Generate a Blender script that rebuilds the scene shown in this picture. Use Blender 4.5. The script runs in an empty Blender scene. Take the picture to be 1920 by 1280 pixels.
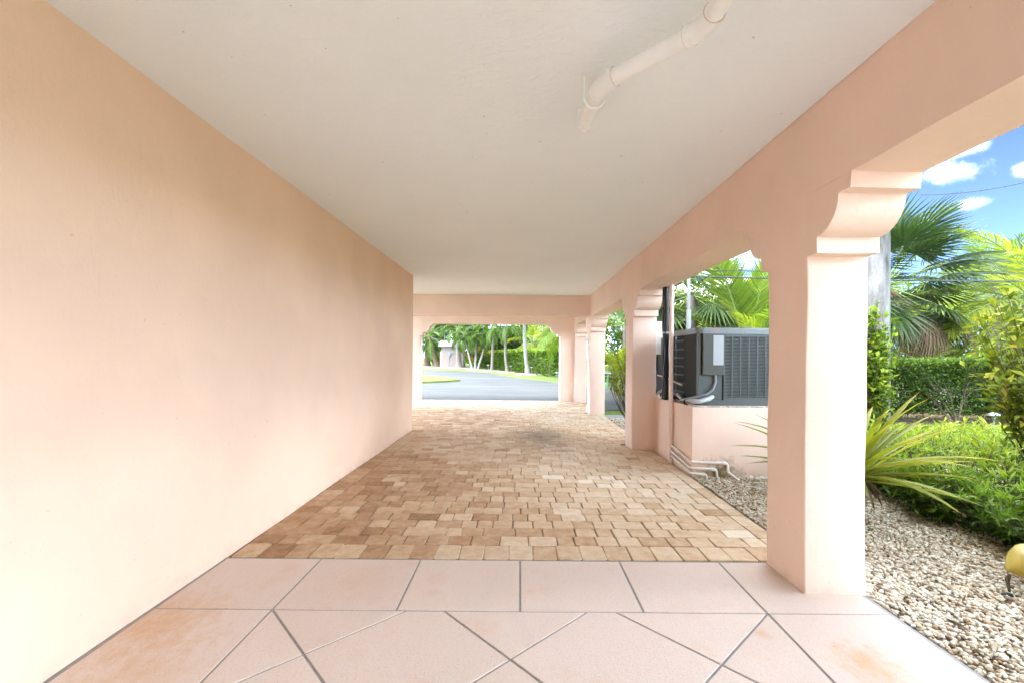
import bpy, math, random
import numpy as np
from mathutils import Vector, Matrix, Euler

random.seed(7)
rng = np.random.default_rng(11)
R = math.radians
scene = bpy.context.scene
col = scene.collection

# ------------------------------------------------------------------ camera, sky, sun, exposure
cam_d = bpy.data.cameras.new('camera')
cam_d.sensor_width = 36.0
cam_d.lens = 16.0
cam_d.shift_x = -15.0 / 1920
cam_d.shift_y = 27.0 / 1920
cam_d.clip_start = 0.05
cam_d.clip_end = 600
cam = bpy.data.objects.new('camera', cam_d)
col.objects.link(cam)
cam.matrix_world = Matrix.Translation((0, 0, 1.3)) @ Matrix.Rotation(R(90), 4, 'X') @ Matrix.Rotation(R(0.5), 4, 'Z')
scene.camera = cam

SUN_EL, SUN_AZ = 55.0, 235.0          # azimuth clockwise from +Y: a veiled sun behind the camera, to its left
wd = bpy.data.worlds.new('World')
scene.world = wd
wd.use_nodes = True
nt = wd.node_tree
nt.nodes.clear()
wo = nt.nodes.new('ShaderNodeOutputWorld')
bg = nt.nodes.new('ShaderNodeBackground')
bg.inputs['Strength'].default_value = 0.05
sk = nt.nodes.new('ShaderNodeTexSky')
sk.sky_type = 'NISHITA'
sk.sun_disc = False
sk.sun_elevation = R(SUN_EL)
sk.sun_rotation = R(SUN_AZ)
sk.air_density = 0.12
sk.dust_density = 0.05
sk.ozone_density = 3.0


def wn(t, **kw):
    n = nt.nodes.new(t)
    for k, v in kw.items():
        setattr(n, k, v)
    return n


def wmath(op, a, b=None, clamp=False):
    n = nt.nodes.new('ShaderNodeMath')
    n.operation = op
    n.use_clamp = clamp
    for i, v in enumerate((a, b)):
        if v is None:
            continue
        if isinstance(v, (int, float)):
            n.inputs[i].default_value = v
        else:
            nt.links.new(v, n.inputs[i])
    return n.outputs[0]


geo = wn('ShaderNodeTexCoord')
sep = wn('ShaderNodeSeparateXYZ')
nt.links.new(geo.outputs['Generated'], sep.inputs[0])
CLOUD_T = 0.46
zc = wmath('MAXIMUM', sep.outputs[2], 0.05)
comb = wn('ShaderNodeCombineXYZ')
nt.links.new(wmath('DIVIDE', sep.outputs[0], zc), comb.inputs[0])
nt.links.new(wmath('DIVIDE', sep.outputs[1], zc), comb.inputs[1])
nz = wn('ShaderNodeTexNoise')
nz.inputs['Scale'].default_value = 0.9
nz.inputs['Detail'].default_value = 9
nz.inputs['Roughness'].default_value = 0.55
mp = wn('ShaderNodeMapping')
mp.inputs['Location'].default_value = (7.7, 6.1, 0)
nt.links.new(comb.outputs[0], mp.inputs['Vector'])
nt.links.new(mp.outputs[0], nz.inputs['Vector'])
nd = wn('ShaderNodeTexNoise')
nd.inputs['Scale'].default_value = 13
nd.inputs['Detail'].default_value = 8
nd.inputs['Roughness'].default_value = 0.62
nt.links.new(geo.outputs['Generated'], nd.inputs['Vector'])
cov = wmath('MULTIPLY', wmath('SUBTRACT', nz.outputs[0], CLOUD_T), 7.0, True)
# a clear gap in the cloud deck beyond the garden
gapd = wn('ShaderNodeVectorMath', operation='DOT_PRODUCT')
gapd.inputs[1].default_value = Vector((1.0, 0.853, 0.36)).normalized()
nt.links.new(geo.outputs['Generated'], gapd.inputs[0])
cov = wmath('MULTIPLY', cov, wmath('DIVIDE', wmath('SUBTRACT', 0.955, gapd.outputs['Value']), 0.10, True))
# small cumulus clouds, each a bank round its own direction
for (dx, dy, dz, wx, wz) in ((0.79, 0.853, 0.345, 0.058, 0.030), (0.825, 0.853, 0.392, 0.036, 0.019), (0.845, 0.853, 0.292, 0.034, 0.014), (0.945, 0.853, 0.355, 0.02, 0.016), (0.35, 0.853, 0.2, 0.2, 0.09)):
    d = Vector((dx, dy, dz)).normalized()
    s = Vector((d.y, -d.x, 0)).normalized()
    u = s.cross(d)
    if u.z < 0:
        u = -u
    dot1 = wn('ShaderNodeVectorMath', operation='DOT_PRODUCT')
    dot1.inputs[1].default_value = s
    dot2 = wn('ShaderNodeVectorMath', operation='DOT_PRODUCT')
    dot2.inputs[1].default_value = u
    dot3 = wn('ShaderNodeVectorMath', operation='DOT_PRODUCT')
    dot3.inputs[1].default_value = d
    for q in (dot1, dot2, dot3):
        nt.links.new(geo.outputs['Generated'], q.inputs[0])
    a = wmath('DIVIDE', dot1.outputs['Value'], wx)
    b = wmath('DIVIDE', dot2.outputs['Value'], wz)
    rr = wmath('SQRT', wmath('ADD', wmath('MULTIPLY', a, a), wmath('MULTIPLY', b, b)))
    v = wmath('ADD', wmath('SUBTRACT', 1.0, rr), wmath('MULTIPLY', wmath('SUBTRACT', nd.outputs[0], 0.5), 3.2))
    v = wmath('POWER', wmath('MULTIPLY', v, 0.75, True), 1.8)
    v = wmath('MULTIPLY', v, wmath('GREATER_THAN', dot3.outputs['Value'], 0.0))
    cov = wmath('MAXIMUM', cov, v)
mx = wn('ShaderNodeMix', data_type='RGBA')
nt.links.new(wmath('MULTIPLY', wmath('POWER', cov, 1.7), 0.95), mx.inputs[0])
nt.links.new(sk.outputs[0], mx.inputs[6])
mx.inputs[7].default_value = (22.6, 26.3, 29.8, 1)
nt.links.new(mx.outputs[2], bg.inputs[0])
nt.links.new(bg.outputs[0], wo.inputs[0])

sun_d = bpy.data.lights.new('sun', 'SUN')
sun_d.energy = 0.5
sun_d.angle = R(40)
sun_d.color = (1.0, 0.97, 0.93)
sun = bpy.data.objects.new('sun', sun_d)
col.objects.link(sun)
sd = Vector((math.sin(R(SUN_AZ)) * math.cos(R(SUN_EL)), math.cos(R(SUN_AZ)) * math.cos(R(SUN_EL)), math.sin(R(SUN_EL))))
sun.rotation_euler = sd.to_track_quat('Z', 'Y').to_euler()

vs = scene.view_settings
vs.view_transform = 'Standard'
vs.look = 'None'
vs.exposure = 4.8
vs.gamma = 1.0
vs.use_curve_mapping = False
cy = scene.cycles
cy.use_denoising = True
cy.max_bounces = 14
cy.diffuse_bounces = 10
cy.transmission_bounces = 6
cy.transparent_max_bounces = 8
cy.sample_clamp_indirect = 10


# ------------------------------------------------------------------ materials
def new_mat(name):
    m = bpy.data.materials.new(name)
    m.use_nodes = True
    n = m.node_tree
    n.nodes.clear()
    out = n.nodes.new('ShaderNodeOutputMaterial')
    b = n.nodes.new('ShaderNodeBsdfPrincipled')
    n.links.new(b.outputs[0], out.inputs[0])
    return m, n, b, out


def noise(n, scale, detail=4, rough=0.55, vec=None, dist=0.0):
    t = n.nodes.new('ShaderNodeTexNoise')
    t.inputs['Scale'].default_value = scale
    t.inputs['Detail'].default_value = detail
    t.inputs['Roughness'].default_value = rough
    t.inputs['Distortion'].default_value = dist
    if vec is None:
        g = n.nodes.new('ShaderNodeNewGeometry')
        vec = g.outputs['Position']
    n.links.new(vec, t.inputs['Vector'])
    return t.outputs[0]


def scaled(n, s):
    g = n.nodes.new('ShaderNodeNewGeometry')
    m = n.nodes.new('ShaderNodeMapping')
    m.inputs['Scale'].default_value = s
    n.links.new(g.outputs['Position'], m.inputs['Vector'])
    return m.outputs[0]


def math_n(n, op, a, b=None, clamp=False):
    t = n.nodes.new('ShaderNodeMath')
    t.operation = op
    t.use_clamp = clamp
    for i, v in enumerate((a, b)):
        if v is None:
            continue
        if isinstance(v, (int, float)):
            t.inputs[i].default_value = v
        else:
            n.links.new(v, t.inputs[i])
    return t.outputs[0]


def ramp(n, fac, stops):
    r = n.nodes.new('ShaderNodeValToRGB')
    e = r.color_ramp.elements
    while len(e) < len(stops):
        e.new(0.5)
    for i, (p, c) in enumerate(stops):
        e[i].position = p
        e[i].color = (*c, 1)
    n.links.new(fac, r.inputs[0])
    return r.outputs[0]


def mixc(n, fac, a, b, blend='MIX'):
    t = n.nodes.new('ShaderNodeMix')
    t.data_type = 'RGBA'
    t.blend_type = blend
    for i, v in ((0, fac), (6, a), (7, b)):
        if isinstance(v, (int, float)):
            t.inputs[i].default_value = v
        elif isinstance(v, tuple):
            t.inputs[i].default_value = (*v, 1)
        else:
            n.links.new(v, t.inputs[i])
    return t.outputs[2]


def bump(n, b, height, strength=0.3, dist=0.01, prev=None):
    t = n.nodes.new('ShaderNodeBump')
    t.inputs['Strength'].default_value = strength
    t.inputs['Distance'].default_value = dist
    n.links.new(height, t.inputs['Height'])
    if prev is not None:
        n.links.new(prev, t.inputs['Normal'])
    n.links.new(t.outputs[0], b.inputs['Normal'])
    return t.outputs[0]


def stucco(name, c, rough=0.85, mott=0.06, bs=0.35, pits=True):
    m, n, b, o = new_mat(name)
    big = noise(n, 1.1, 3)
    c2 = tuple(v * (1 - mott * 2.0) for v in c)
    cc = mixc(n, math_n(n, 'MULTIPLY', math_n(n, 'SUBTRACT', big, 0.35), 2.2, True), c2, c)
    fgn = noise(n, 55, 4, 0.7, scaled(n, (1, 1, 0.5)))
    cc = mixc(n, math_n(n, 'MULTIPLY', math_n(n, 'SUBTRACT', fgn, 0.42), 1.0, True), cc, tuple(v * 0.90 for v in c))
    if pits:
        pn = noise(n, 34, 2, 0.5)
        pa = noise(n, 3.0, 2, 0.5)
        pm = math_n(n, 'MULTIPLY', math_n(n, 'GREATER_THAN', pn, 0.735), math_n(n, 'GREATER_THAN', pa, 0.55))
        cc = mixc(n, math_n(n, 'MULTIPLY', pm, 0.3), cc, tuple(v * 0.42 for v in c))
    if pits:
        # splash dirt and scuffs along the foot, in blotches
        sp = n.nodes.new('ShaderNodeSeparateXYZ')
        gp = n.nodes.new('ShaderNodeNewGeometry')
        n.links.new(gp.outputs['Position'], sp.inputs[0])
        low = math_n(n, 'MULTIPLY', math_n(n, 'SUBTRACT', 0.10, sp.outputs[2]), 9.0, True)
        blot = math_n(n, 'MULTIPLY', math_n(n, 'SUBTRACT', noise(n, 9, 5, 0.65), 0.45), 4.0, True)
        cc = mixc(n, math_n(n, 'MULTIPLY', math_n(n, 'MULTIPLY', low, blot), 0.35), cc, (0.40, 0.29, 0.21))
        vd = n.nodes.new('ShaderNodeVectorMath')
        vd.operation = 'DISTANCE'
        n.links.new(gp.outputs['Position'], vd.inputs[0])
        vd.inputs[1].default_value = (2.22, 5.02, -0.02)
        ms = math_n(n, 'ADD', math_n(n, 'MULTIPLY', vd.outputs['Value'], 4.0), math_n(n, 'MULTIPLY', math_n(n, 'SUBTRACT', noise(n, 16, 5, 0.7), 0.5), 2.0))
        cc = mixc(n, math_n(n, 'MULTIPLY', math_n(n, 'SUBTRACT', 1.0, ms, True), 1.3, True), cc, (0.20, 0.15, 0.06))
        sc = noise(n, 5, 6, 0.7, scaled(n, (1, 1, 2.5)))
        cc = mixc(n, math_n(n, 'MULTIPLY', math_n(n, 'SUBTRACT', sc, 0.62), 1.3, True), cc, tuple(v * 0.72 for v in c))
    n.links.new(cc, b.inputs['Base Color'])
    b.inputs['Roughness'].default_value = rough
    b.inputs['Specular IOR Level'].default_value = 0.25
    h1 = noise(n, 60, 5, 0.6)
    p = bump(n, b, h1, bs, 0.004)
    h2 = noise(n, 14, 4, 0.6, scaled(n, (1.0, 1.0, 0.45)), 0.6)
    p2 = bump(n, b, h2, bs, 0.008, p)
    h3 = noise(n, 2.2, 2, 0.5)
    bump(n, b, h3, 0.25, 0.03, p2)
    return m


def plain(name, c, rough=0.5, metal=0.0, var=0.08, bs=0.0, scale=12, spec=0.4):
    m, n, b, o = new_mat(name)
    f = noise(n, scale, 5, 0.6)
    cc = mixc(n, f, tuple(v * (1 - var * 2) for v in c), tuple(min(1, v * (1 + var)) for v in c))
    n.links.new(cc, b.inputs['Base Color'])
    b.inputs['Roughness'].default_value = rough
    b.inputs['Metallic'].default_value = metal
    b.inputs['Specular IOR Level'].default_value = spec
    if bs:
        bump(n, b, noise(n, scale * 6, 4, 0.6), bs, 0.004)
    return m


def leafmat(name, stops, trans=0.35, rough=0.5, spec=0.16):
    """stops: colour ramp over the per-leaf attribute 'tone' (green, yellow or dry brown)."""
    m, n, b, o = new_mat(name)
    a = n.nodes.new('ShaderNodeAttribute')
    a.attribute_name = 'tone'
    oi = n.nodes.new('ShaderNodeObjectInfo')
    t = math_n(n, 'ADD', a.outputs['Fac'], math_n(n, 'MULTIPLY', math_n(n, 'SUBTRACT', oi.outputs['Random'], 0.5), 0.12))
    c = ramp(n, t, [(p_, tuple(v * 0.6 for v in q_)) for p_, q_ in stops])
    n.links.new(c, b.inputs['Base Color'])
    b.inputs['Roughness'].default_value = rough
    b.inputs['Specular IOR Level'].default_value = spec
    tr = n.nodes.new('ShaderNodeBsdfTranslucent')
    tc = mixc(n, 1.0, c, (1.5, 1.5, 0.7), 'MULTIPLY')
    n.links.new(tc, tr.inputs[0])
    ms = n.nodes.new('ShaderNodeMixShader')
    ms.inputs[0].default_value = trans
    n.links.new(b.outputs[0], ms.inputs[1])
    n.links.new(tr.outputs[0], ms.inputs[2])
    n.links.new(ms.outputs[0], o.inputs[0])
    return m


M = {}
PINK = (0.85, 0.65, 0.54)
M['pink'] = stucco('pink_stucco', PINK)
M['wall'] = stucco('pink_stucco_shaded', (0.86, 0.63, 0.475), bs=0.35)  # same house paint as PINK, made more orange for its warm shade
M['ceiling'] = stucco('ceiling_plaster', (0.84, 0.90, 0.925), mott=0.02, bs=0.22, pits=False)
_m = M['ceiling']
_n = _m.node_tree
_b = [q for q in _n.nodes if q.type == 'BSDF_PRINCIPLED'][0]
_prev = _b.inputs['Normal'].links[0].from_socket
_tr = noise(_n, 7, 6, 0.68, scaled(_n, (0.7, 1.6, 1)), 1.4)
bump(_n, _b, math_n(_n, 'MULTIPLY', math_n(_n, 'SUBTRACT', _tr, 0.5), 3.0, True), 0.26, 0.012, _prev)
_c = _b.inputs['Base Color'].links[0].from_socket
_c = mixc(_n, math_n(_n, 'MULTIPLY', math_n(_n, 'SUBTRACT', _tr, 0.5), 1.2, True), _c, (0.82, 0.875, 0.895))
_c = mixc(_n, math_n(_n, 'MULTIPLY', math_n(_n, 'SUBTRACT', noise(_n, 2.1, 6, 0.7), 0.56), 1.6, True), _c, (0.78, 0.81, 0.80))
_sp = math_n(_n, 'MULTIPLY', math_n(_n, 'GREATER_THAN', noise(_n, 30, 1, 0.5), 0.765), math_n(_n, 'GREATER_THAN', noise(_n, 2.3, 2, 0.5), 0.56))
_c = mixc(_n, math_n(_n, 'MULTIPLY', _sp, 0.5), _c, (0.35, 0.27, 0.2))
_n.links.new(_c, _b.inputs['Base Color'])
M['roof_slab'] = stucco('roof_render', (0.6, 0.56, 0.5))
M['white_paint'] = plain('white_paint', (0.80, 0.76, 0.70), 0.45, var=0.04)
M['pipe_cream'] = plain('cream_pipe', (0.84, 0.86, 0.85), 0.4, var=0.03)
M['pipe_pink'] = plain('pink_painted_pipe', (0.78, 0.62, 0.54), 0.5, var=0.05)
M['pipe_white'] = plain('white_plastic_pipe', (0.78, 0.72, 0.66), 0.4, var=0.1)
M['seam'] = plain('pipe_seam_dirt', (0.60, 0.52, 0.43), 0.8)
M['grout'] = plain('grey_grout', (0.33, 0.315, 0.30), 0.9, var=0.2, bs=0.2, scale=30)
M['joint_sand'] = plain('joint_sand', (0.22, 0.155, 0.10), 0.95, var=0.3, bs=0.3, scale=30)
M['ac_grey'] = plain('condenser_grey', (0.072, 0.081, 0.078), 0.42, var=0.08)
M['ac_box'] = plain('condenser_brown_grey', (0.062, 0.06, 0.05), 0.55, var=0.06)
M['ac_lip'] = plain('condenser_cap_grey', (0.19, 0.205, 0.21), 0.35, var=0.08)
M['ac_slat'] = plain('condenser_slat_grey', (0.17, 0.188, 0.18), 0.42, var=0.08)
M['coil'] = plain('dark_coil', (0.02, 0.02, 0.02), 0.7, var=0.25, scale=60)
M['black'] = plain('black_rubber', (0.015, 0.014, 0.014), 0.5, var=0.3)
M['dark_wire'] = plain('dark_cable', (0.03, 0.03, 0.03), 0.6)
M['conduit'] = plain('grey_conduit', (0.18, 0.19, 0.20), 0.4)
M['insul'] = plain('white_insulation', (0.40, 0.41, 0.40), 0.6, var=0.12, bs=0.3)
M['paper'] = plain('white_label', (0.34, 0.35, 0.36), 0.5, var=0.02)
M['print'] = plain('label_print', (0.32, 0.34, 0.38), 0.6)
M['red'] = plain('red_sticker', (0.65, 0.09, 0.05), 0.5)
M['steel'] = plain('steel', (0.16, 0.16, 0.16), 0.5, metal=0.3)
M['shed_wall'] = stucco('shed_pink', (0.23, 0.185, 0.172), pits=False)
M['roof_white'] = plain('white_roof_sheet', (0.26, 0.26, 0.26), 0.5)
M['trunk'] = plain('palm_trunk', (0.17, 0.145, 0.12), 0.9, var=0.3, bs=0.6, scale=9)
M['trunk_white'] = plain('pale_palm_trunk', (0.20, 0.185, 0.17), 0.9, var=0.25, bs=0.5, scale=8)
M['trunk_boot'] = plain('palm_boots', (0.17, 0.115, 0.07), 0.95, var=0.35, bs=0.8, scale=14)
M['bark'] = plain('bark', (0.15, 0.115, 0.085), 0.95, var=0.3, bs=0.6, scale=15)
M['twig'] = plain('brown_twig', (0.075, 0.05, 0.028), 0.9, var=0.2)
M['petiole'] = plain('green_petiole', (0.16, 0.23, 0.05), 0.5, var=0.2)
M['crownshaft'] = plain('crownshaft_green', (0.20, 0.28, 0.09), 0.45, var=0.15)
M['lamp_black'] = plain('path_light_metal', (0.16, 0.18, 0.18), 0.4, metal=0.3)
M['green_plastic'] = plain('green_post', (0.05, 0.2, 0.12), 0.5)

m, n, b, o = new_mat('utility_pole_concrete')
gg = scaled(n, (3, 3, 0.7))
cn = noise(n, 2.2, 6, 0.65, gg)
fn = noise(n, 45, 3, 0.7)
c = ramp(n, cn, [(0.34, (0.03, 0.027, 0.022)), (0.45, (0.085, 0.082, 0.077)), (0.58, (0.14, 0.139, 0.136)), (0.7, (0.20, 0.195, 0.185))])
c = mixc(n, math_n(n, 'MULTIPLY', math_n(n, 'GREATER_THAN', fn, 0.6), 0.45), c, (0.06, 0.056, 0.05))
n.links.new(c, b.inputs['Base Color'])
b.inputs['Roughness'].default_value = 0.9
bump(n, b, fn, 0.5, 0.006)
M['pole'] = m

# pink textured concrete tiles, each with its own shade
m, n, b, o = new_mat('pink_tile')
oi = n.nodes.new('ShaderNodeObjectInfo')
sepc = n.nodes.new('ShaderNodeSeparateColor')
n.links.new(oi.outputs['Color'], sepc.inputs[0])
bn = noise(n, 1.6, 4, 0.6)
st = noise(n, 3.1, 5, 0.65, scaled(n, (1.0, 1.0, 1.0)))
fi = noise(n, 130, 3, 0.7)
base = mixc(n, sepc.outputs[0], (0.65, 0.525, 0.455), (0.685, 0.56, 0.49))
base = mixc(n, math_n(n, 'MULTIPLY', math_n(n, 'SUBTRACT', st, 0.56), 2.6, True), base, (0.62, 0.40, 0.25))
base = mixc(n, math_n(n, 'MULTIPLY', math_n(n, 'SUBTRACT', bn, 0.5), 1.2, True), base, (0.72, 0.605, 0.535))
for (qx, qy, qr, qa) in ((-1.75, 2.2, 0.36, 0.75), (-1.55, 1.85, 0.3, 0.5), (1.50, 1.95, 0.17, 0.8), (-0.9, 2.6, 0.3, 0.25), (1.15, 2.15, 0.05, 0.6), (-0.45, 2.5, 0.05, 0.4)):
    vd = n.nodes.new('ShaderNodeVectorMath')
    vd.operation = 'DISTANCE'
    gp = n.nodes.new('ShaderNodeNewGeometry')
    n.links.new(gp.outputs['Position'], vd.inputs[0])
    vd.inputs[1].default_value = (qx, qy, 0)
    dq = math_n(n, 'ADD', math_n(n, 'DIVIDE', vd.outputs['Value'], qr), math_n(n, 'MULTIPLY', math_n(n, 'SUBTRACT', noise(n, 11, 6, 0.7, scaled(n, (1.6, 1, 1))), 0.5), 2.6))
    base = mixc(n, math_n(n, 'MULTIPLY', math_n(n, 'SUBTRACT', 1.0, dq, True), qa), base, (0.60, 0.36, 0.19))
base = mixc(n, math_n(n, 'MULTIPLY', math_n(n, 'GREATER_THAN', fi, 0.6), 0.5), base, (0.44, 0.31, 0.24))
base = mixc(n, math_n(n, 'MULTIPLY', math_n(n, 'GREATER_THAN', noise(n, 75, 2, 0.5), 0.74), 0.6), base, (0.25, 0.17, 0.12))
base = mixc(n, math_n(n, 'MULTIPLY', math_n(n, 'SUBTRACT', noise(n, 6, 6, 0.7, scaled(n, (22, 1.0, 1))), 0.5), 0.9, True), base, (0.52, 0.39, 0.32))
n.links.new(base, b.inputs['Base Color'])
b.inputs['Roughness'].default_value = 0.75
b.inputs['Specular IOR Level'].default_value = 0.15
p = bump(n, b, fi, 0.6, 0.004)
bump(n, b, noise(n, 9, 6, 0.7, scaled(n, (14, 1.2, 1))), 0.35, 0.003, p)
M['tile'] = m

# tumbled pavers: tone per stone from the object's colour (single stones) or the attribute (joined far stones)
m, n, b, o = new_mat('tan_paver')
at_ = n.nodes.new('ShaderNodeAttribute')
at_.attribute_name = 'tone'
oi = n.nodes.new('ShaderNodeObjectInfo')
sepc = n.nodes.new('ShaderNodeSeparateColor')
n.links.new(oi.outputs['Color'], sepc.inputs[0])
tone = math_n(n, 'ADD', at_.outputs['Fac'], sepc.outputs[0])
gr = noise(n, 11, 6, 0.7)
tone = math_n(n, 'ADD', tone, math_n(n, 'MULTIPLY', math_n(n, 'SUBTRACT', gr, 0.5), 0.9))
c = ramp(n, tone, [(0.0, (0.27, 0.145, 0.072)), (0.25, (0.41, 0.245, 0.138)), (0.5, (0.54, 0.375, 0.24)), (0.75, (0.635, 0.49, 0.35)), (1.0, (0.73, 0.63, 0.51))])
fi = noise(n, 120, 4, 0.7)
c = mixc(n, math_n(n, 'MULTIPLY', math_n(n, 'GREATER_THAN', fi, 0.6), 0.22), c, (0.2, 0.12, 0.07))
# an oil stain of its own shape
g = n.nodes.new('ShaderNodeNewGeometry')
vm = n.nodes.new('ShaderNodeVectorMath')
vm.operation = 'DISTANCE'
sc_ = n.nodes.new('ShaderNodeMapping')
sc_.inputs['Scale'].default_value = (1.5, 0.55, 1)
n.links.new(g.outputs['Position'], sc_.inputs['Vector'])
n.links.new(sc_.outputs[0], vm.inputs[0])
vm.inputs[1].default_value = (0.35 * 1.5, 7.4 * 0.55, 0)
dd = math_n(n, 'ADD', vm.outputs['Value'], math_n(n, 'MULTIPLY', noise(n, 2.5, 4, 0.6), 1.2))
sm = math_n(n, 'MULTIPLY', math_n(n, 'SUBTRACT', 1.45, dd), 1.2, True)
c = mixc(n, math_n(n, 'MULTIPLY', sm, 0.6), c, (0.13, 0.085, 0.055))
n.links.new(c, b.inputs['Base Color'])
b.inputs['Roughness'].default_value = 0.8
b.inputs['Specular IOR Level'].default_value = 0.15
p = bump(n, b, fi, 0.4, 0.003)
bump(n, b, noise(n, 18, 4, 0.6), 0.4, 0.008, p)
M['paver'] = m

m, n, b, o = new_mat('pebble')
at_ = n.nodes.new('ShaderNodeAttribute')
at_.attribute_name = 'tone'
c = ramp(n, at_.outputs['Fac'], [(0.0, (0.10, 0.06, 0.03)), (0.15, (0.28, 0.185, 0.10)), (0.4, (0.46, 0.36, 0.24)), (0.65, (0.58, 0.495, 0.38)), (1.0, (0.70, 0.65, 0.56))])
fi = noise(n, 160, 4, 0.7)
c = mixc(n, math_n(n, 'MULTIPLY', math_n(n, 'SUBTRACT', fi, 0.45), 1.2, True), c, (0.36, 0.26, 0.17))
n.links.new(c, b.inputs['Base Color'])
b.inputs['Roughness'].default_value = 0.7
bump(n, b, fi, 0.4, 0.003)
M['pebble'] = m


def ground_mat(name, stops, scale, bs=0.5, rough=0.95, fine=60, dist=0.02):
    m, n, b, o = new_mat(name)
    a = noise(n, scale, 6, 0.65)
    f = noise(n, fine, 4, 0.7)
    t = math_n(n, 'ADD', math_n(n, 'MULTIPLY', a, 0.6), math_n(n, 'MULTIPLY', f, 0.4))
    n.links.new(ramp(n, t, stops), b.inputs['Base Color'])
    b.inputs['Roughness'].default_value = rough
    b.inputs['Specular IOR Level'].default_value = 0.2
    bump(n, b, f, bs, dist)
    return m


M['lawn'] = ground_mat('lawn_grass', [(0.3, (0.055, 0.085, 0.014)), (0.5, (0.09, 0.13, 0.02)), (0.7, (0.14, 0.165, 0.035))], 0.8, fine=25, dist=0.05)
M['asphalt'] = ground_mat('grey_asphalt', [(0.3, (0.050, 0.050, 0.050)), (0.5, (0.064, 0.064, 0.0635)), (0.7, (0.082, 0.082, 0.081))], 0.5, bs=0.15, rough=0.5, fine=90, dist=0.004)
_m = M['asphalt']
_n = _m.node_tree
_b = [q for q in _n.nodes if q.type == 'BSDF_PRINCIPLED'][0]
_c = _b.inputs['Base Color'].links[0].from_socket
_s1 = noise(_n, 0.35, 5, 0.6, scaled(_n, (0.5, 2.2, 1)))
_c = mixc(_n, math_n(_n, 'MULTIPLY', math_n(_n, 'SUBTRACT', _s1, 0.5), 3.5, True), _c, (0.095, 0.095, 0.095))  # sheen on the asphalt painted in as paler streaks
_s2 = noise(_n, 1.3, 6, 0.7)
_c = mixc(_n, math_n(_n, 'MULTIPLY', math_n(_n, 'SUBTRACT', _s2, 0.6), 2.5, True), _c, (0.034, 0.034, 0.035))
_n.links.new(_c, _b.inputs['Base Color'])
_b.inputs['Specular IOR Level'].default_value = 0.08
_b.inputs['Roughness'].default_value = 0.9
M['gravel_base'] = ground_mat('gravel_bed', [(0.3, (0.16, 0.11, 0.065)), (0.5, (0.36, 0.27, 0.18)), (0.7, (0.50, 0.41, 0.31))], 8, fine=70)
M['mulch'] = ground_mat('mulch_soil', [(0.3, (0.05, 0.033, 0.02)), (0.5, (0.12, 0.08, 0.05)), (0.7, (0.24, 0.18, 0.12))], 3, fine=50)
M['shell'] = ground_mat('shell_rock_ground', [(0.3, (0.16, 0.14, 0.11)), (0.5, (0.24, 0.215, 0.18)), (0.7, (0.32, 0.30, 0.27))], 3, fine=40)
M['concrete'] = ground_mat('pale_concrete', [(0.3, (0.22, 0.215, 0.21)), (0.5, (0.28, 0.275, 0.265)), (0.7, (0.34, 0.335, 0.325))], 2, bs=0.2, fine=60, dist=0.004)

m, n, b, o = new_mat('worn_yellow_hull')
a = noise(n, 5, 6, 0.7)
f = noise(n, 30, 5, 0.75, scaled(n, (1, 1, 4)))
t = math_n(n, 'ADD', math_n(n, 'MULTIPLY', a, 0.55), math_n(n, 'MULTIPLY', f, 0.45))
c = ramp(n, t, [(0.3, (0.12, 0.085, 0.02)), (0.42, (0.30, 0.205, 0.022)), (0.56, (0.37, 0.265, 0.03)), (0.7, (0.39, 0.315, 0.09))])
n.links.new(c, b.inputs['Base Color'])
b.inputs['Roughness'].default_value = 0.5
bump(n, b, f, 0.1, 0.004)
M['kayak'] = m

G_DARK = [(0.0, (0.012, 0.022, 0.008)), (0.35, (0.03, 0.058, 0.014)), (0.7, (0.07, 0.12, 0.022)), (1.0, (0.13, 0.19, 0.035))]
G_MID = [(0.0, (0.028, 0.055, 0.012)), (0.35, (0.075, 0.14, 0.02)), (0.7, (0.16, 0.26, 0.035)), (1.0, (0.30, 0.38, 0.06))]
G_BRIGHT = [(0.0, (0.035, 0.075, 0.012)), (0.35, (0.105, 0.20, 0.024)), (0.7, (0.28, 0.41, 0.042)), (1.0, (0.48, 0.53, 0.07))]
G_YEL = [(0.0, (0.07, 0.10, 0.014)), (0.3, (0.17, 0.22, 0.022)), (0.65, (0.32, 0.34, 0.035)), (0.88, (0.48, 0.42, 0.06)), (1.0, (0.45, 0.22, 0.06))]
M['leaf_dark'] = leafmat('dark_leaves', G_DARK)
M['leaf_mid'] = leafmat('green_leaves', G_MID)
M['leaf_bright'] = leafmat('bright_leaves', G_BRIGHT, 0.4)
M['leaf_yellow'] = leafmat('yellow_green_leaves', G_YEL, 0.4)
M['leaf_fan'] = leafmat('fan_leaf', [(0.0, (0.018, 0.038, 0.013)), (0.4, (0.045, 0.085, 0.026)), (0.8, (0.10, 0.155, 0.05)), (1.0, (0.32, 0.31, 0.10))], 0.25, 0.45, 0.22)
M['leaf_silver'] = leafmat('silver_fan_leaf', [(0.0, (0.08, 0.13, 0.08)), (0.5, (0.17, 0.24, 0.16)), (1.0, (0.33, 0.39, 0.28))], 0.25)
M['leaf_brown'] = leafmat('dry_leaf', [(0.0, (0.12, 0.075, 0.045)), (0.5, (0.25, 0.165, 0.105)), (1.0, (0.42, 0.30, 0.19))], 0.2, 0.8)
M['leaf_pinn'] = leafmat('pinnate_leaf', [(0.0, (0.05, 0.095, 0.015)), (0.4, (0.12, 0.20, 0.028)), (0.75, (0.23, 0.32, 0.045)), (1.0, (0.46, 0.42, 0.08))], 0.4)
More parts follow.
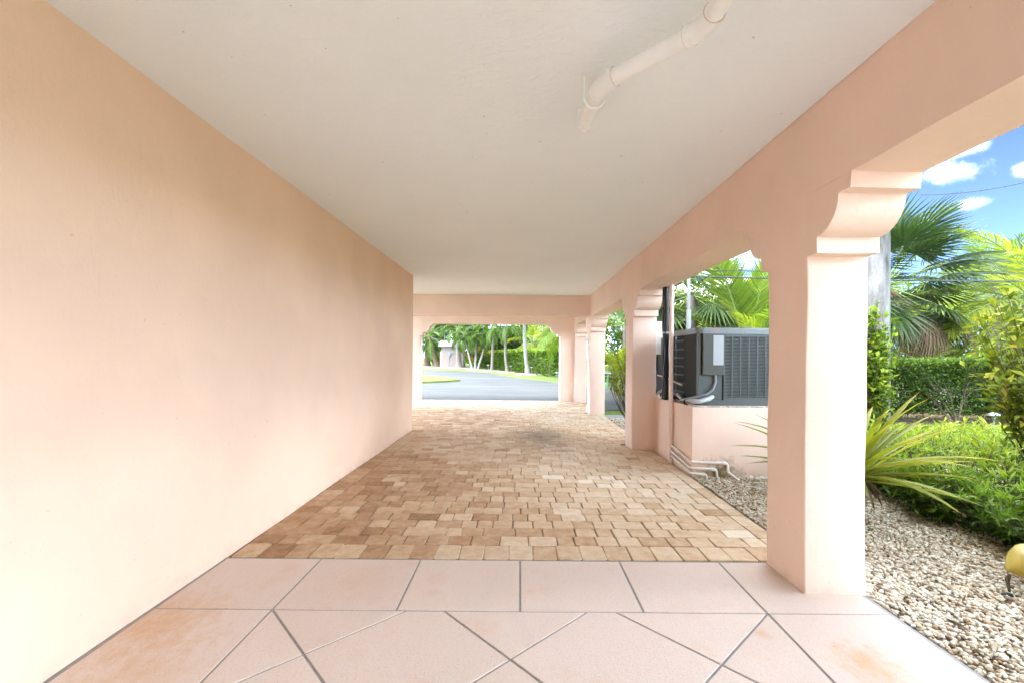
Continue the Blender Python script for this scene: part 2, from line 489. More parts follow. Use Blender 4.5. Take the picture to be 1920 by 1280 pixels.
M['leaf_pinn_dark'] = leafmat('green_palm_leaf', [(0.0, (0.03, 0.06, 0.012)), (0.4, (0.075, 0.14, 0.025)), (0.75, (0.15, 0.24, 0.045)), (1.0, (0.26, 0.34, 0.07))], 0.35)
M['leaf_pinn_yellow'] = leafmat('yellow_palm_leaf', [(0.0, (0.12, 0.17, 0.02)), (0.4, (0.25, 0.32, 0.035)), (0.75, (0.42, 0.45, 0.07)), (1.0, (0.60, 0.46, 0.12))], 0.45)
M['flower'] = plain('red_flower', (0.6, 0.04, 0.03), 0.5)


# ------------------------------------------------------------------ mesh helpers
class G:
    def __init__(self):
        self.V, self.F, self.T, self.nv = [], [], [], 0

    def add(self, v, faces, tone=0.5, mi=0):
        v = np.asarray(v, dtype=np.float32).reshape(-1, 3)
        self.V.append(v)
        if isinstance(tone, (int, float)):
            tone = np.full(len(v), tone, dtype=np.float32)
        self.T.append(np.asarray(tone, dtype=np.float32))
        if isinstance(faces, np.ndarray):
            self.F.append((faces + self.nv, mi))
        else:
            by = {}
            for f in faces:
                by.setdefault(len(f), []).append(f)
            for k, fs in by.items():
                self.F.append((np.array(fs, dtype=np.int64) + self.nv, mi))
        self.nv += len(v)
        return self

    def box(self, x0, x1, y0, y1, z0, z1, tone=0.5, mi=0):
        v = [(x0, y0, z0), (x1, y0, z0), (x1, y1, z0), (x0, y1, z0), (x0, y0, z1), (x1, y0, z1), (x1, y1, z1), (x0, y1, z1)]
        f = [(0, 3, 2, 1), (4, 5, 6, 7), (0, 1, 5, 4), (1, 2, 6, 5), (2, 3, 7, 6), (3, 0, 4, 7)]
        return self.add(v, f, tone, mi)

    def prism(self, prof, axis, a, b, tone=0.5, mi=0):
        """prof: 2-D outline in the two other axes (cyclic order y,z / x,z / x,y); extruded from a to b along axis."""
        k = len(prof)
        v = []
        for t in (a, b):
            for (p, q) in prof:
                v.append({'x': (t, p, q), 'y': (p, t, q), 'z': (p, q, t)}[axis])
        area = sum(prof[i][0] * prof[(i + 1) % k][1] - prof[(i + 1) % k][0] * prof[i][1] for i in range(k))
        flip = (area < 0) != (axis == 'y')
        f = [tuple(range(k))[::-1], tuple(range(k, 2 * k))] + [(i, (i + 1) % k, k + (i + 1) % k, k + i) for i in range(k)]
        if flip:
            f = [q[::-1] for q in f]
        return self.add(v, f, tone, mi)

    def loft(self, prof, axis, a, b, n):
        k = len(prof)
        v = []
        for i in range(n + 1):
            t = a + (b - a) * i / n
            for (p, q) in prof:
                v.append({'x': (t, p, q), 'y': (p, t, q), 'z': (p, q, t)}[axis])
        area = sum(prof[i][0] * prof[(i + 1) % k][1] - prof[(i + 1) % k][0] * prof[i][1] for i in range(k))
        flip = (area < 0) != (axis == 'y')
        f = [tuple(range(k))[::-1], tuple(range(n * k, (n + 1) * k))]
        for j in range(n):
            f += [(j * k + i, j * k + (i + 1) % k, (j + 1) * k + (i + 1) % k, (j + 1) * k + i) for i in range(k)]
        if flip:
            f = [q[::-1] for q in f]
        return self.add(v, f)

    def warp(self, amp=0.0028):
        for v in self.V:
            x, y, z = v[:, 0].copy(), v[:, 1].copy(), v[:, 2].copy()
            v[:, 0] += amp * (np.sin(y * 3.1 + z * 4.3) + 0.6 * np.sin(y * 9.7 - z * 7.1 + 2))
            v[:, 1] += amp * (np.sin(z * 4.9 + x * 8.0 + y) + 0.6 * np.sin(z * 11.3 + x * 3.0))
            v[:, 2] += amp * (np.sin(y * 3.7 + x * 5.0) + 0.6 * np.sin(y * 10.9 + x * 13.0)) * np.clip((z - 0.3) * 5, 0, 1)
        return self

    def tube(self, pts, rad, n=8, tone=0.5, mi=0, cap=True):
        pts = [Vector(p) for p in pts]
        k = len(pts)
        if isinstance(rad, (int, float)):
            rad = [rad] * k
        v = []
        up = None
        for i in range(k):
            d = (pts[min(i + 1, k - 1)] - pts[max(i - 1, 0)])
            d = d.normalized() if d.length > 1e-9 else Vector((0, 0, 1))
            if up is None:
                up = d.orthogonal().normalized()
            up = (up - d * up.dot(d))
            up = up.normalized() if up.length > 1e-6 else d.orthogonal().normalized()
            w = d.cross(up)
            for j in range(n):
                a = 2 * math.pi * j / n
                v.append(pts[i] + (up * math.cos(a) + w * math.sin(a)) * rad[i])
        f = []
        for i in range(k - 1):
            for j in range(n):
                f.append((i * n + j, i * n + (j + 1) % n, (i + 1) * n + (j + 1) % n, (i + 1) * n + j))
        if cap:
            f.append(tuple(range(n))[::-1])
            f.append(tuple(range((k - 1) * n, k * n)))
        return self.add([tuple(p) for p in v], f, tone, mi)

    def mesh(self, name, mats, smooth=False):
        me = bpy.data.meshes.new(name)
        if not isinstance(mats, (list, tuple)):
            mats = [mats]
        for mm in mats:
            me.materials.append(mm)
        if not self.V:
            return me
        V = np.concatenate(self.V)
        T = np.concatenate(self.T)
        me.vertices.add(len(V))
        me.vertices.foreach_set('co', V.ravel())
        loops = np.concatenate([f.ravel() for f, _ in self.F]).astype(np.int32)
        sizes = np.concatenate([np.full(len(f), f.shape[1], dtype=np.int32) for f, _ in self.F])
        mis = np.concatenate([np.full(len(f), k, dtype=np.int32) for f, k in self.F])
        starts = np.concatenate([[0], np.cumsum(sizes)[:-1]]).astype(np.int32)
        me.loops.add(len(loops))
        me.loops.foreach_set('vertex_index', loops)
        me.polygons.add(len(sizes))
        me.polygons.foreach_set('loop_start', starts)
        me.polygons.foreach_set('loop_total', sizes)
        me.polygons.foreach_set('material_index', mis)
        me.polygons.foreach_set('use_smooth', np.full(len(sizes), bool(smooth)))
        at = me.attributes.new('tone', 'FLOAT', 'POINT')
        at.data.foreach_set('value', T)
        me.update(calc_edges=True)
        me.validate()
        return me

    def build(self, name, mats, parent=None, smooth=False):
        """Links the shape, given in world coordinates, as one object (relative to its parent's place)."""
        if parent is not None:
            w = WL[parent.name]
            self.V = [v - np.array(w, dtype=np.float32) for v in self.V]
        o = bpy.data.objects.new(name, self.mesh(name, mats, smooth))
        col.objects.link(o)
        if parent is not None:
            o.parent = parent
            WL[o.name] = WL[parent.name]
        else:
            WL[o.name] = (0, 0, 0)
        return o


WL = {}


def thing(name, label, cat, loc=(0, 0, 0), group=None):
    o = bpy.data.objects.new(name, None)
    o.empty_display_size = 0.1
    col.objects.link(o)
    o.location = loc
    WL[o.name] = tuple(loc)
    return tag(o, label, cat, group)


def tag(o, label, cat, group=None):
    o['label'] = label
    o['category'] = cat
    if group:
        o['group'] = group
    return o


def kind(o, k):
    o['kind'] = k
    return o


def smooth_angle(o, ang=35):
    me = o.data
    me.polygons.foreach_set('use_smooth', np.ones(len(me.polygons), dtype=bool))
    try:
        me.set_sharp_from_angle(angle=R(ang))
    except Exception:
        pass
    return o


def rrect(x0, x1, y0, y1, r, n=4):
    p = []
    for (cx, cy, a0) in ((x1 - r, y1 - r, 0), (x0 + r, y1 - r, 90), (x0 + r, y0 + r, 180), (x1 - r, y0 + r, 270)):
        for i in range(n + 1):
            a = R(a0 + 90 * i / n)
            p.append((cx + r * math.cos(a), cy + r * math.sin(a)))
    return p


def sheet(name, poly, z, mat):
    g = G()
    g.add([(x, y, z) for x, y in poly], [tuple(range(len(poly)))])
    return kind(g.build(name, mat), 'structure')


def norm(a):
    return a / np.maximum(np.linalg.norm(a, axis=1, keepdims=True), 1e-9)


def rand_dirs(k):
    return norm(rng.normal(size=(k, 3)))


def leaves(g, P, D, L, W, tone, fold=0.18, droop=0.12, up=None, simple=False, mi=0, widest=0.45):
    """Adds k leaves: base P, direction D, length L, width W, own tone; four triangles each, or one quad."""
    k = len(P)
    D = norm(D)
    upv = rand_dirs(k) if up is None else norm(np.asarray(up) + rng.normal(size=(k, 3)) * 0.35)
    S = norm(np.cross(D, upv))
    N = np.cross(S, D)
    L = np.broadcast_to(np.asarray(L, dtype=float), (k,))[:, None]
    W = np.broadcast_to(np.asarray(W, dtype=float), (k,))[:, None]
    b_ = P
    l_ = P + D * L * widest + S * W * 0.5 + N * W * fold
    r_ = P + D * L * widest - S * W * 0.5 + N * W * fold
    c_ = P + D * L * (widest + 0.05)
    t_ = P + D * L - N * L * droop
    base = np.arange(k)[:, None]
    if simple:
        v = np.stack([b_, l_, t_, r_], 1).reshape(-1, 3)
        g.add(v, base * 4 + np.array([[0, 1, 2, 3]]), np.repeat(tone, 4), mi)
    else:
        v = np.stack([b_, l_, r_, c_, t_], 1).reshape(-1, 3)
        f = np.concatenate([base * 5 + np.array([[0, 1, 3]]), base * 5 + np.array([[0, 3, 2]]), base * 5 + np.array([[1, 4, 3]]), base * 5 + np.array([[3, 4, 2]])])
        g.add(v, f, np.repeat(tone, 5), mi)


def strap(g, pts, widths, tones, nrm=(0, 0, 1), fold=0.2, mi=0):
    """A strap leaf along pts with a shallow V section."""
    pts = [Vector(p) for p in pts]
    k = len(pts)
    v, t = [], []
    nrm = Vector(nrm)
    for i in range(k):
        d = (pts[min(i + 1, k - 1)] - pts[max(i - 1, 0)]).normalized()
        s = d.cross(nrm)
        s = s.normalized() if s.length > 1e-4 else d.orthogonal().normalized()
        nn = s.cross(d)
        w = widths[i]
        v += [pts[i] + s * w / 2 + nn * w * fold, pts[i], pts[i] - s * w / 2 + nn * w * fold]
        t += [tones[i]] * 3
    f = []
    for i in range(k - 1):
        a = 3 * i
        f += [(a, a + 1, a + 4, a + 3), (a + 1, a + 2, a + 5, a + 4)]
    g.add([tuple(p) for p in v], f, np.array(t), mi)


# ------------------------------------------------------------------ ground, drive, lawns, gravel
sheet('ground', [(-120, -60), (140, -60), (140, 200), (-120, 200)], -0.075, M['lawn'])
drive = [(-14, 7.0), (-4.05, 7.0), (-4.05, 13.46), (1.95, 13.46), (1.95, 11.7), (9.5, 11.7), (7.4, 16.5), (4.25, 20.0), (3.1, 21.6), (2.03, 23.4), (1.0, 25.8), (-0.1, 28.4), (-1.2, 31.8), (-2.3, 35.8), (-4.8, 39.6), (-9.46, 43.2), (-16, 46), (-26, 48), (-26, 40), (-26, 13.46)]  # unseen left forecourt added to bounce light up into the bay
sheet('driveway', drive, -0.055, M['asphalt'])
isl = [(-14, 20.2), (-9, 20.6), (-6.5, 21.0), (-4.9, 21.8), (-3.7, 23.0), (-3.15, 24.2), (-3.5, 25.6), (-4.6, 27.6), (-6.2, 29.8), (-9, 32.4), (-14, 35)]
g = G()
k = len(isl)
g.add([(x, y, -0.05) for x, y in isl] + [(x * 0.995 - 0.05, y, 0.03) for x, y in isl], [tuple(range(k, 2 * k))] + [(i, (i + 1) % k, k + (i + 1) % k, k + i) for i in range(k)])
kind(g.build('lawn', M['lawn']), 'structure')
sheet('gravel_bed', [(1.88, -4.5), (9.0, -4.5), (9.0, 5.9), (3.6, 6.0), (3.6, 9.9), (1.88, 9.9)], -0.045, M['gravel_base'])
sheet('path', [(1.88, 9.95), (6.0, 9.95), (6.0, 10.6), (1.88, 10.6)], -0.05, M['concrete'])
sheet('mulch_bed', [(5.0, 9.5), (17, 9.3), (17, 12.2), (5.0, 12.2)], -0.05, M['mulch'])
sheet('planting_ground', [(4.5, 12.3), (30, 12.3), (30, 24), (9.8, 24), (4.9, 20.5)], -0.055, M['shell'])

# pebbles
ICO1_V = []
ph = (1 + 5 ** 0.5) / 2
for a, b_ in ((1, ph), (-1, ph), (1, -ph), (-1, -ph)):
    ICO1_V += [(0, a, b_), (a, b_, 0), (b_, 0, a)]
ICO1_V = norm(np.array(ICO1_V))
import itertools
ICO1_F = [(i, j, k) for i, j, k in itertools.combinations(range(12), 3)
          if all(abs(np.linalg.norm(ICO1_V[p] - ICO1_V[q]) - 1.0515) < 0.02 for p, q in ((i, j), (j, k), (i, k)))]
ICO1_F = np.array([(i, j, k) if np.dot(np.cross(ICO1_V[j] - ICO1_V[i], ICO1_V[k] - ICO1_V[i]), ICO1_V[i]) > 0 else (i, k, j) for i, j, k in ICO1_F])


def subdiv(V, F):
    V = [tuple(v) for v in V]
    mid = {}
    out = []

    def mp_(a, b):
        key = (min(a, b), max(a, b))
        if key not in mid:
            p = (np.array(V[a]) + np.array(V[b])) / 2
            V.append(tuple(p / np.linalg.norm(p)))
            mid[key] = len(V) - 1
        return mid[key]
    for a, b, c in F:
        ab, bc, ca = mp_(a, b), mp_(b, c), mp_(c, a)
        out += [(a, ab, ca), (ab, b, bc), (ca, bc, c), (ab, bc, ca)]
    return np.array(V), np.array(out)


ICO2_V, ICO2_F = subdiv(ICO1_V, ICO1_F)


def pebbles(g, P, r, V0, F0):
    k = len(P)
    nv = len(V0)
    A = rng.uniform(0, 2 * math.pi, k)
    sx, sy, sz = r * rng.uniform(0.9, 1.45, k), r * rng.uniform(0.75, 1.05, k), r * rng.uniform(0.5, 0.85, k)
    jit = 1 + rng.normal(size=(k, nv)) * 0.11
    loc = V0[None] * jit[:, :, None] * np.stack([sx, sy, sz], 1)[:, None, :]
    tl = rng.normal(size=k) * 0.35
    y2 = loc[:, :, 1] * np.cos(tl)[:, None] - loc[:, :, 2] * np.sin(tl)[:, None]
    z2 = loc[:, :, 1] * np.sin(tl)[:, None] + loc[:, :, 2] * np.cos(tl)[:, None]
    ca, sa = np.cos(A)[:, None], np.sin(A)[:, None]
    X = loc[:, :, 0] * ca - y2 * sa + P[:, 0:1]
    Y = loc[:, :, 0] * sa + y2 * ca + P[:, 1:2]
    Z = z2 + P[:, 2:3]
    tone = np.clip(rng.normal(0.68, 0.23, k), 0, 1)
    tone -= 0.2 * (np.sin(P[:, 0] * 5.1 + 1.0) * np.sin(P[:, 1] * 3.7 + P[:, 0] * 2) + 0.5 * np.sin(P[:, 0] * 13 + P[:, 1] * 9) > 0.55)
    tone = np.clip(tone, 0, 1)
    tone[rng.random(k) < 0.08] = rng.uniform(0.0, 0.25)
    F = (np.arange(k)[:, None, None] * nv + F0[None]).reshape(-1, 3)
    g.add(np.stack([X, Y, Z], 2).reshape(-1, 3), F, np.repeat(tone, nv))


def grid_pts(x0, x1, y0, y1, s):
    xs, ys = np.meshgrid(np.arange(x0, x1, s), np.arange(y0, y1, s))
    P = np.stack([xs.ravel(), ys.ravel()], 1)
    return P + rng.uniform(-0.5, 0.5, P.shape) * s


g = G()
P = grid_pts(1.935, 3.75, 1.45, 2.9, 0.0172)
keep = ~((P[:, 0] < 1.95) & (P[:, 1] < 2.93))
P = P[keep]
P = np.concatenate([P, (rng.uniform(-0.028, -0.012, len(P)))[:, None]], 1)
pebbles(g, P, rng.uniform(0.0068, 0.0135, len(P)) * np.where(rng.random(len(P)) < 0.06, 1.4, 1.0), ICO2_V, ICO2_F)
P = grid_pts(1.93, 3.75, 2.9, 3.6, 0.018)
P = P[~((P[:, 0] < 1.95) & (P[:, 1] < 2.93))]
P = np.concatenate([P, (rng.uniform(-0.028, -0.012, len(P)))[:, None]], 1)
pebbles(g, P, rng.uniform(0.0075, 0.0145, len(P)), ICO1_V, ICO1_F)
P = grid_pts(1.93, 3.75, 3.6, 5.05, 0.021)
P = np.concatenate([P, (rng.uniform(-0.028, -0.012, len(P)))[:, None]], 1)
pebbles(g, P, rng.uniform(0.009, 0.016, len(P)), ICO1_V, ICO1_F)
P = grid_pts(1.93, 2.7, 6.85, 9.85, 0.035)
P = np.concatenate([P, (rng.uniform(-0.03, -0.015, len(P)))[:, None]], 1)
pebbles(g, P, rng.uniform(0.015, 0.023, len(P)), ICO1_V, ICO1_F)
gravel = kind(g.build('gravel', M['pebble'], smooth=True), 'stuff')
gravel['label'] = 'cream and tan pebbles spread beside the pink tiles'

# grass blades on the strip of lawn before the clipped hedge
g = G()
P = np.stack([rng.uniform(4.5, 11.5, 26000), rng.uniform(5.9, 9.4, 26000), np.full(26000, -0.075)], 1)
D = norm(np.stack([rng.normal(size=26000) * 0.5, rng.normal(size=26000) * 0.5, np.ones(26000)], 1))
leaves(g, P, D, rng.uniform(0.05, 0.1, 26000), 0.012, rng.uniform(0.3, 0.95, 26000), simple=True)
kind(g.build('grass', M['leaf_bright']), 'stuff')

# ------------------------------------------------------------------ the house: walls, ceiling, beams, pillars
XI, XO = 1.58, 1.92          # inner and outer face of the arcade
ZB, ZC = 2.20, 2.67          # underside of the beam, ceiling
XW = -1.87
house = thing('house', 'pink stucco house with an open covered passage on square pillars', 'house', (0, 0, 0))


def wavy_wall(name, x, y0, y1, z0, z1, thick, mat):
    """The long wall as a fine grid with the slight unevenness of hand-laid render."""
    ny, nz_ = 70, 24
    ys, zs = np.linspace(y0, y1, ny), np.linspace(z0, z1, nz_)
    Y, Z = np.meshgrid(ys, zs, indexing='ij')
    dx = 0.004 * (np.sin(Y * 2.3 + Z * 1.7) + np.sin(Y * 5.1 - Z * 3.9 + 1) * 0.6)
    V = np.stack([x + dx, Y, Z], 2).reshape(-1, 3)
    f = [(i * nz_ + j, (i + 1) * nz_ + j, (i + 1) * nz_ + j + 1, i * nz_ + j + 1) for i in range(ny - 1) for j in range(nz_ - 1)]
    g = G()
    g.add(V, f)
    g.box(x - thick, x - 0.012, y0 + 0.001, y1 - 0.001, z0, z1)
    # end face strip joining the skin to the core
    E = [(x - thick, y1, z0), (x + dx[-1, 0], y1, z0), (x + dx[-1, -1], y1, z1), (x - thick, y1, z1)]
    g.add(E, [(0, 3, 2, 1)])
    return g.build(name, mat, house, smooth=False)


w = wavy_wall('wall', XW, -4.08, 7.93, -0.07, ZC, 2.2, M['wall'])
w['label'] = 'long blank pink wall of the passage'
G().box(-4.07, 9.0, -6.6, -5.4, -0.09, 4.2).build('wall', M['ceiling'], house)      # unseen wing wall behind the camera, added to cut light on the pillar fronts
smooth_angle(w, 30)
# the bay beyond the wall's end opens to the left; one pillar stands under the cross beam's end
G().prism(rrect(-4.06, -3.72, 10.30, 10.68, 0.012, 3), 'z', -0.06, ZC - 0.002).build('pillar', M['pink'], house)
c = G().box(-4.07, XI - 0.003, -4.0, 13.66, ZC, ZC + 0.12).build('ceiling', M['ceiling'], house)
c['label'] = 'cream plastered ceiling'
G().box(-5.6, XO + 0.7, -4.1, 13.75, ZC + 0.08, ZC + 0.45).build('roof', M['roof_slab'], house)  # unseen eaves and rear end, extended to cut light on gravel and pillars
bm_ = G().loft([(XI, ZB), (XO, ZB), (XO, ZC + 0.12), (XI, ZC + 0.12)], 'y', -4.05, 13.655, 160).warp().build('beam', M['pink'], house)
smooth_angle(bm_, 40)
bm_['label'] = 'long pink beam carried by the row of pillars'
cb = G().box(-3.70, XI - 0.002, 10.30, 10.68, ZB + 0.005, ZC - 0.002).build('cross_beam', M['pink'], house)
cb['label'] = 'pink beam across the passage'


def corbel_profile(y, s, k=1.0):
    """Stepped ogee bracket in the (y, z) plane; y is the pillar face, s the side it springs to."""
    p = [(-0.03, ZB - 0.335), (0.085, ZB - 0.335), (0.085, ZB - 0.25)]
    for i in range(1, 9):
        a = R(90 * i / 8)
        p.append((0.085 + 0.16 * math.sin(a), ZB - 0.085 - 0.165 * math.cos(a)))
    p += [(0.25, ZB - 0.075), (0.325, ZB - 0.075), (0.335, ZB), (-0.03, ZB)]
    return [(y + s * q * k, z) for q, z in p]


def pillar(y0, y1, sides=(-1, 1), z0=-0.06):
    g = G()
    g.loft(rrect(XI, XO, y0, y1, 0.009, 3), 'z', z0, ZB + 0.004, 26).warp()
    p = g.build('pillar', M['pink'], house)
    smooth_angle(p, 50)
    for s in sides:
        q = G()
        q.loft(corbel_profile(y0 if s < 0 else y1, s), 'x', XI + 0.0007, XO - 0.0007, 4).warp()
        c = q.build('corbel', M['pink'], p)
        smooth_angle(c, 28)
    return p


pillar(-1.4, -1.0, ())
p1 = pillar(2.515, 2.90)
p1['label'] = 'nearest pink pillar, on the tiled floor'
pillar(6.41, 6.80)
pillar(10.28, 10.68)
p4 = pillar(13.08, 13.66, (-1,))
p4['label'] = 'farthest pillar at the street front'

# street front with its bracketed opening
YF = 13.28
prof = [(-3.7, -0.06), (-2.93, -0.06), (-2.93, 1.87), (-2.85, 1.87), (-2.85, 1.955)]
for i in range(1, 9):
    a = R(90 * i / 8)
    prof.append((-2.85 + 0.2 * math.sin(a), 2.14 - 0.185 * math.cos(a)))
prof += [(-2.65, 2.15), (-2.57, 2.15), (-2.56, 2.225)]
right = [(-1.76 - x, z) for (x, z) in prof[1:]][::-1]
prof = prof + right + [(XI - 0.004, -0.06), (XI - 0.004, ZC - 0.003), (-3.7, ZC - 0.003)]
g = G()
g.prism(prof, 'y', YF, YF + 0.37)
fw = g.build('front_wall', M['pink'], house)
fw['label'] = 'pink street-front wall with a bracketed drive-through opening'
smooth_angle(fw, 25)

# ------------------------------------------------------------------ pink tile floor
YT = 2.32
TX0, TX1 = -1.2516, 1.274
tf = kind(G().box(XW - 0.02, XO - 0.002, -4.5, 2.912, -0.09, -0.0045).build('tile_floor', M['grout']), 'structure')


def clip(poly, nx, ny, c):
    out = []
    for i in range(len(poly)):
        a, b = poly[i], poly[(i + 1) % len(poly)]
        da, db = nx * a[0] + ny * a[1] - c, nx * b[0] + ny * b[1] - c
        if da <= 0:
            out.append(a)
        if (da < 0 < db) or (db < 0 < da):
            t = da / (da - db)
            out.append((a[0] + (b[0] - a[0]) * t, a[1] + (b[1] - a[1]) * t))
    return out


def inset(poly, d):
    q = poly
    k = len(poly)
    for i in range(k):
        a, b = poly[i], poly[(i + 1) % k]
        ex, ey = b[0] - a[0], b[1] - a[1]
        l = math.hypot(ex, ey)
        if l < 1e-6:
            continue
        nx, ny = ey / l, -ex / l
        q = clip(q, nx, ny, nx * a[0] + ny * a[1] - d)
        if len(q) < 3:
            return []
    return q


def area2(p):
    return sum(p[i][0] * p[(i + 1) % len(p)][1] - p[(i + 1) % len(p)][0] * p[i][1] for i in range(len(p)))


def clean(p):
    o = []
    for q in p:
        if not o or math.hypot(q[0] - o[-1][0], q[1] - o[-1][1]) > 1e-4:
            o.append(q)
    while len(o) > 2 and math.hypot(o[0][0] - o[-1][0], o[0][1] - o[-1][1]) < 1e-4:
        o.pop()
    return o


def tile(poly, half=0.006):
    if area2(poly) < 0:
        poly = poly[::-1]
    p = clean(inset(poly, half))
    if len(p) < 3 or abs(area2(p)) < 0.01:
        return
    t = clean(inset(p, 0.0013))
    if len(t) != len(p):
        t = p
    k = len(p)
    z = random.uniform(-0.0006, 0.0006)
    g = G()
    g.add([(x, y, z) for x, y in t] + [(x, y, z - 0.0016) for x, y in p] + [(x, y, -0.007) for x, y in p],
          [tuple(range(k))] + [(i, k + i, k + (i + 1) % k, (i + 1) % k) for i in range(k)] + [(k + i, 2 * k + i, 2 * k + (i + 1) % k, k + (i + 1) % k) for i in range(k)])
    o = g.build('tile', M['tile'], tf)
    v = random.random()
    o.color = (v, v, v, 1)


# border row against the pavers
xs = [XW + 0.018, TX0] + [TX0 + (TX1 - TX0) * i / 4 for i in (1, 2, 3)] + [TX1, XO - 0.02]
xs = sorted(xs)
for a, b_ in zip(xs[:-1], xs[1:]):
    tile([(a, YT), (b_, YT), (b_, 2.900), (a, 2.900)])
for x0, x1 in ((XW + 0.018, TX0), (TX1, XO - 0.02)):
    y = YT
    while y > -4.0:
        tile([(x0, y - 0.65), (x1, y - 0.65), (x1, y), (x0, y)])
        y -= 0.65
# diagonal field
SR, SL, PR, PL = 0.94, 1.045, 0.875, 0.92
fieldrect = [(TX0, -4.4), (TX1, -4.4), (TX1, YT), (TX0, YT)]
lr, ll = math.hypot(1, SR), math.hypot(1, SL)
for i in range(-9, 5):
    for j in range(-3, 11):
        p = fieldrect
        # X - SR*(YT-Y) between r0 and r1 ; X + SL*(YT-Y) between l0 and l1
        r0, r1 = TX0 + i * PR, TX0 + (i + 1) * PR
        l0, l1 = TX1 - (j + 1) * PL, TX1 - j * PL
        p = clip(p, 1, SR, r1 + SR * YT)
        if len(p) > 2:
            p = clip(p, -1, -SR, -(r0 + SR * YT))
        if len(p) > 2:
            p = clip(p, 1, -SL, l1 - SL * YT)
        if len(p) > 2:
            p = clip(p, -1, SL, -(l0 - SL * YT))
        if len(p) > 2 and abs(area2(p)) > 0.004:
            tile(p)

# ------------------------------------------------------------------ tumbled pavers
pf = kind(G().box(-4.04, XO - 0.05, 2.914, 13.47, -0.09, -0.0085).build('paver_floor', M['joint_sand']), 'structure')
places = []
y = 2.922
x = XW + 0.02
while x < 1.86:
    wd_ = random.uniform(0.158, 0.17)
    if x + wd_ < 1.9:
        places.append((x, y, wd_, 0.208))
    x += wd_
y = 3.135
while y < 13.3:
    dpt = 0.155
    left = XW + 0.205 if y < 7.85 else -4.03
    x = left
    while x < 1.735 - 0.05:
        wd_ = random.choice((0.12, 0.155, 0.155, 0.235, 0.2)) * random.uniform(0.98, 1.02)
        if 1.735 - (x + wd_) < 0.1:
            wd_ = 1.735 - x
        places.append((x, y, wd_, dpt))
        x += wd_
    y += dpt
y = 3.135
while y < 13.3:
    l_ = random.choice((0.155, 0.235))
    places.append((1.737, y, 0.138, l_))
    if y < 7.85:
        places.append((XW + 0.012, y, 0.19, l_))
    y += l_


def paver_geo(wd_, dp, seed):
    r_ = random.Random(seed)
    j = lambda a: r_.uniform(-a, a)
    gap = 0.0019
    w2, d2 = wd_ / 2 - gap, dp / 2 - gap
    c_ = 0.011
    pts = [(-w2 + c_, -d2), (w2 - c_, -d2), (w2, -d2 + c_), (w2, d2 - c_), (w2 - c_, d2), (-w2 + c_, d2), (-w2, d2 - c_), (-w2, -d2 + c_)]
    pts = [(px + j(0.003), py + j(0.003)) for px, py in pts]
    k = len(pts)
    hz = [j(0.0012) for _ in pts]
    top = [(px * (1 - 0.0045 / w2), py * (1 - 0.0045 / d2), hz[i]) for i, (px, py) in enumerate(pts)]
    mid_ = [(px, py, hz[i] - 0.0045) for i, (px, py) in enumerate(pts)]
    bot = [(px, py, -0.02) for px, py in pts]
    f = [tuple(range(k))] + [(i, k + i, k + (i + 1) % k, (i + 1) % k) for i in range(k)] + [(k + i, 2 * k + i, 2 * k + (i + 1) % k, k + (i + 1) % k) for i in range(k)]
    return np.array(top + mid_ + bot), f


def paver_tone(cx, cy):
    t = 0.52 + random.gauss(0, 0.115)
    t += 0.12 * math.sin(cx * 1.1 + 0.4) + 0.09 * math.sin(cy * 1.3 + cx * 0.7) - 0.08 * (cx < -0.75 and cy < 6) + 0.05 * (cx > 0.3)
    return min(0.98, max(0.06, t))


places.sort(key=lambda p: p[1] + 0.12 * abs(p[0]))
variants = {}
far = G()
for idx, (px, py, w_, d_) in enumerate(places):
    cx, cy_ = px + w_ / 2, py + d_ / 2
    if any(y0 - 0.02 < cy_ < y1 + 0.02 and cx > XI + 0.02 for y0, y1 in ((6.41, 6.80), (10.28, 10.68), (13.08, 13.66))):
        continue
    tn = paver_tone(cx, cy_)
    if idx < 298:
        key = (round(w_ * 60), round(d_ * 60), idx % 3)
        if key not in variants:
            v, f = paver_geo(round(w_ * 60) / 60 if abs(round(w_ * 60) / 60 - w_) < 0.006 else w_, d_, idx)
            gg_ = G()
            gg_.add(v, f, 0.0)
            variants[key] = gg_.mesh('paver', M['paver'])
            smooth_angle(type('o', (), {'data': variants[key]})(), 20)
        me = variants[key]
        o = bpy.data.objects.new('paver', me)
        col.objects.link(o)
        o.parent = pf
        o.location = (cx, cy_, random.uniform(-0.002, 0.002))
        o.rotation_euler = (random.gauss(0, 0.006), random.gauss(0, 0.006), random.gauss(0, 0.008) + (math.pi if random.random() < 0.5 else 0))
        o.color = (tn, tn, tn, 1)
    else:
        v, f = paver_geo(w_, d_, idx)
        v = v + np.array([cx, cy_, random.uniform(-0.002, 0.002)])
        v[:, 2] += (v[:, 0] - cx) * random.gauss(0, 0.008) + (v[:, 1] - cy_) * random.gauss(0, 0.008)
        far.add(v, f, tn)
fo = far.build('paver_field', M['paver'], pf)
smooth_angle(fo, 20)
fo.color = (0, 0, 0, 1)
kind(fo, 'stuff')

# ------------------------------------------------------------------ ceiling drain pipe
drain = thing('drain_pipe', 'cream painted drain pipe with elbows hung below the ceiling', 'pipe', (0.5, 1.8, ZC))
A0, A1, A2, A3 = Vector((0.70, -3.6, 2.565)), Vector((0.70, 1.74, 2.56)), Vector((0.362, 2.10, 2.555)), Vector((0.345, 2.50, 2.575))


def bend(a, b, c, d=0.06, k=6):
    u, v = (a - b).normalized(), (c - b).normalized()
    p, q = b + u * d, b + v * d
    return [p.lerp(b, t).lerp(b.lerp(q, t), t) for t in [i / k for i in range(k + 1)]]


